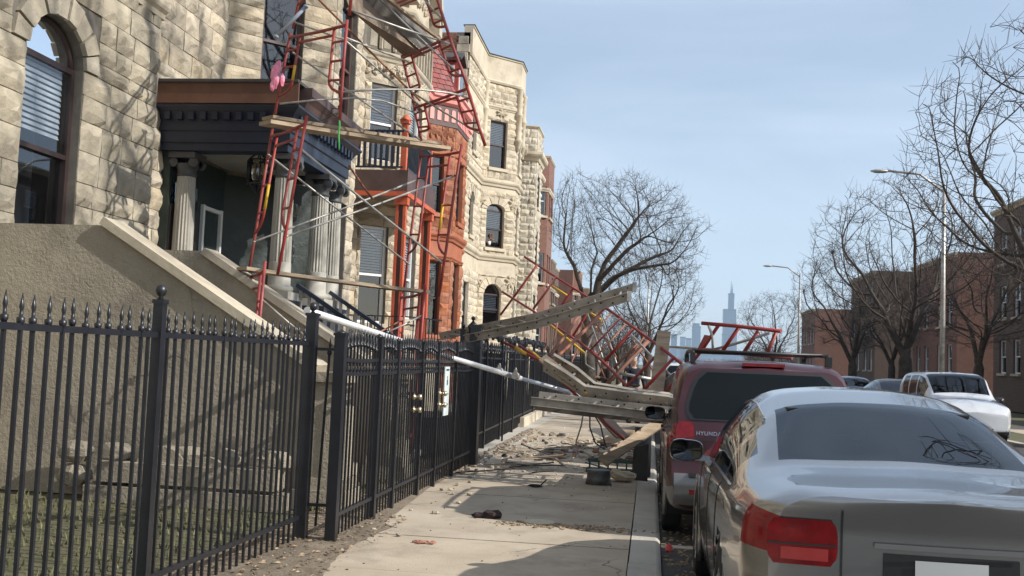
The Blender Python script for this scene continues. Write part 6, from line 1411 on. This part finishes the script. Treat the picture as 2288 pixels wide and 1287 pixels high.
g = MB(); c = gz(1205, 1168); g.lathe((c.x, c.y, 0), [(.16, 0.004), (.16, .012), (.13, .014)], 20); solo('utility_cover', g, creamsmooth, 'small pale round cover set in the sidewalk', 'cover')
rub = thing('rubble', gz(1200, 985), 'scattered stone and wood rubble across the sidewalk below the collapsed frames', 'rubble')
rr = random.Random(11)
for k in range(70):
    x, yy = rr.uniform(-2.5, -.3), rr.gauss(19, 1.8); s_ = rr.uniform(.02, .08)*(1.5 if rr.random() < .12 else 1); q = MB(); q.blob((x, yy, s_*.4), (s_, s_*rr.uniform(.5, 1), s_*.6), seed=k, n=6, m=4, rough=.35); part('chunk', q, rr.choice((creamstone, greystone, greystone, darkchip, duststone, oldbrick)), rub)
for k in range(44):
    x, yy, a = rr.uniform(-2.4, -.3), rr.gauss(18, 2.0), rr.uniform(-1.2, 1.2)+1.57*(k % 2); L = rr.uniform(.3, 1.3); q = MB(); d = Vector((math.cos(a), math.sin(a), 0))*L/2; q.bar(Vector((x, yy, .02))-d, Vector((x, yy, .025+rr.uniform(0, .08)))+d, rr.uniform(.015, .05), .015); part('splinter', q, rr.choice((wood, wood, blackiron, rusttube)), rub)
scatter('fine_rubble', 'fine stone chips sprinkled over the sidewalk around the wreck', 'rubble', chipm, 520, lambda: (random.uniform(-2.55, -.2), min(max(random.gauss(18.5, 2.4), 10), 27), 0), .022)
scatter('dark_crumbs', 'tiny dark crumbs and leaves dotted over the sidewalk', 'litter', darkchip, 170, lambda: (random.uniform(-2.4, .1), random.uniform(5, 22), 0), .009)
scatter('gutter_leaves', 'wet leaves and grit in the gutter beside the parked cars', 'litter', leafm, 700, lambda: (random.uniform(.15, .42), random.uniform(4, 20), -.06), .02)
scatter('base_leaves', 'leaves gathered against the foot of the far fence', 'litter', leafm, 500, lambda: (-2.75+abs(random.gauss(0, .12)), random.uniform(14, 24), .01), .025)
scatter('patch_of_leaves', 'strip of soil and leaves beside the pale round cover', 'litter', leafm, 500, lambda: (random.gauss(-.75, .3), random.gauss(10.1, .07), 0), .018)
rr = random.Random(21)
for k in range(22):
    x, yy = -2.45+abs(rr.gauss(0, .25)), rr.uniform(9, 15.5); s_ = rr.uniform(.02, .045); g = MB(); g.blob((x, yy, s_*.4), (s_, s_*.8, s_*.5), seed=k+50, n=6, m=4, rough=.35)
    solo('loose_stone', g, creamstone if k % 3 else duststone, 'small %s loose stone on the soil edge by the fence' % ('pale' if k % 3 else 'grey'), 'stone', 'loose stones by the fence')
# street furniture out to the right, seen past the cars
for i, (x, yy, lb) in enumerate(((9.6, 36, 'grey street lamp across the street, nearest one'), (9.6, 70, 'far grey street lamp across the street'), (-.35, 74, 'far grey street lamp on the sidewalk side'))):
    sg_ = -1 if x > 5 else 1; t = thing('street_lamp', (x, yy, 0), lb, 'street lamp', 'street lamps'); g = MB(); g.tube([(x, yy, 0), (x, yy, 4), (x, yy, 8)], [.1, .08, .05], 10); part('pole', g, galv, t)
    g = MB(); g.tube([(x, yy, 7.8), (x+sg_*.8, yy, 8.4), (x+sg_*1.9, yy, 8.5)], .04, 8); part('arm', g, galv, t); g = MB(); g.blob((x+sg_*2.1, yy, 8.48), (.32, .13, .07), rough=0); part('lamp_head', g, galv, t)
SC.cycles.volume_bounces = 1
SC.cycles.transparent_max_bounces = 12
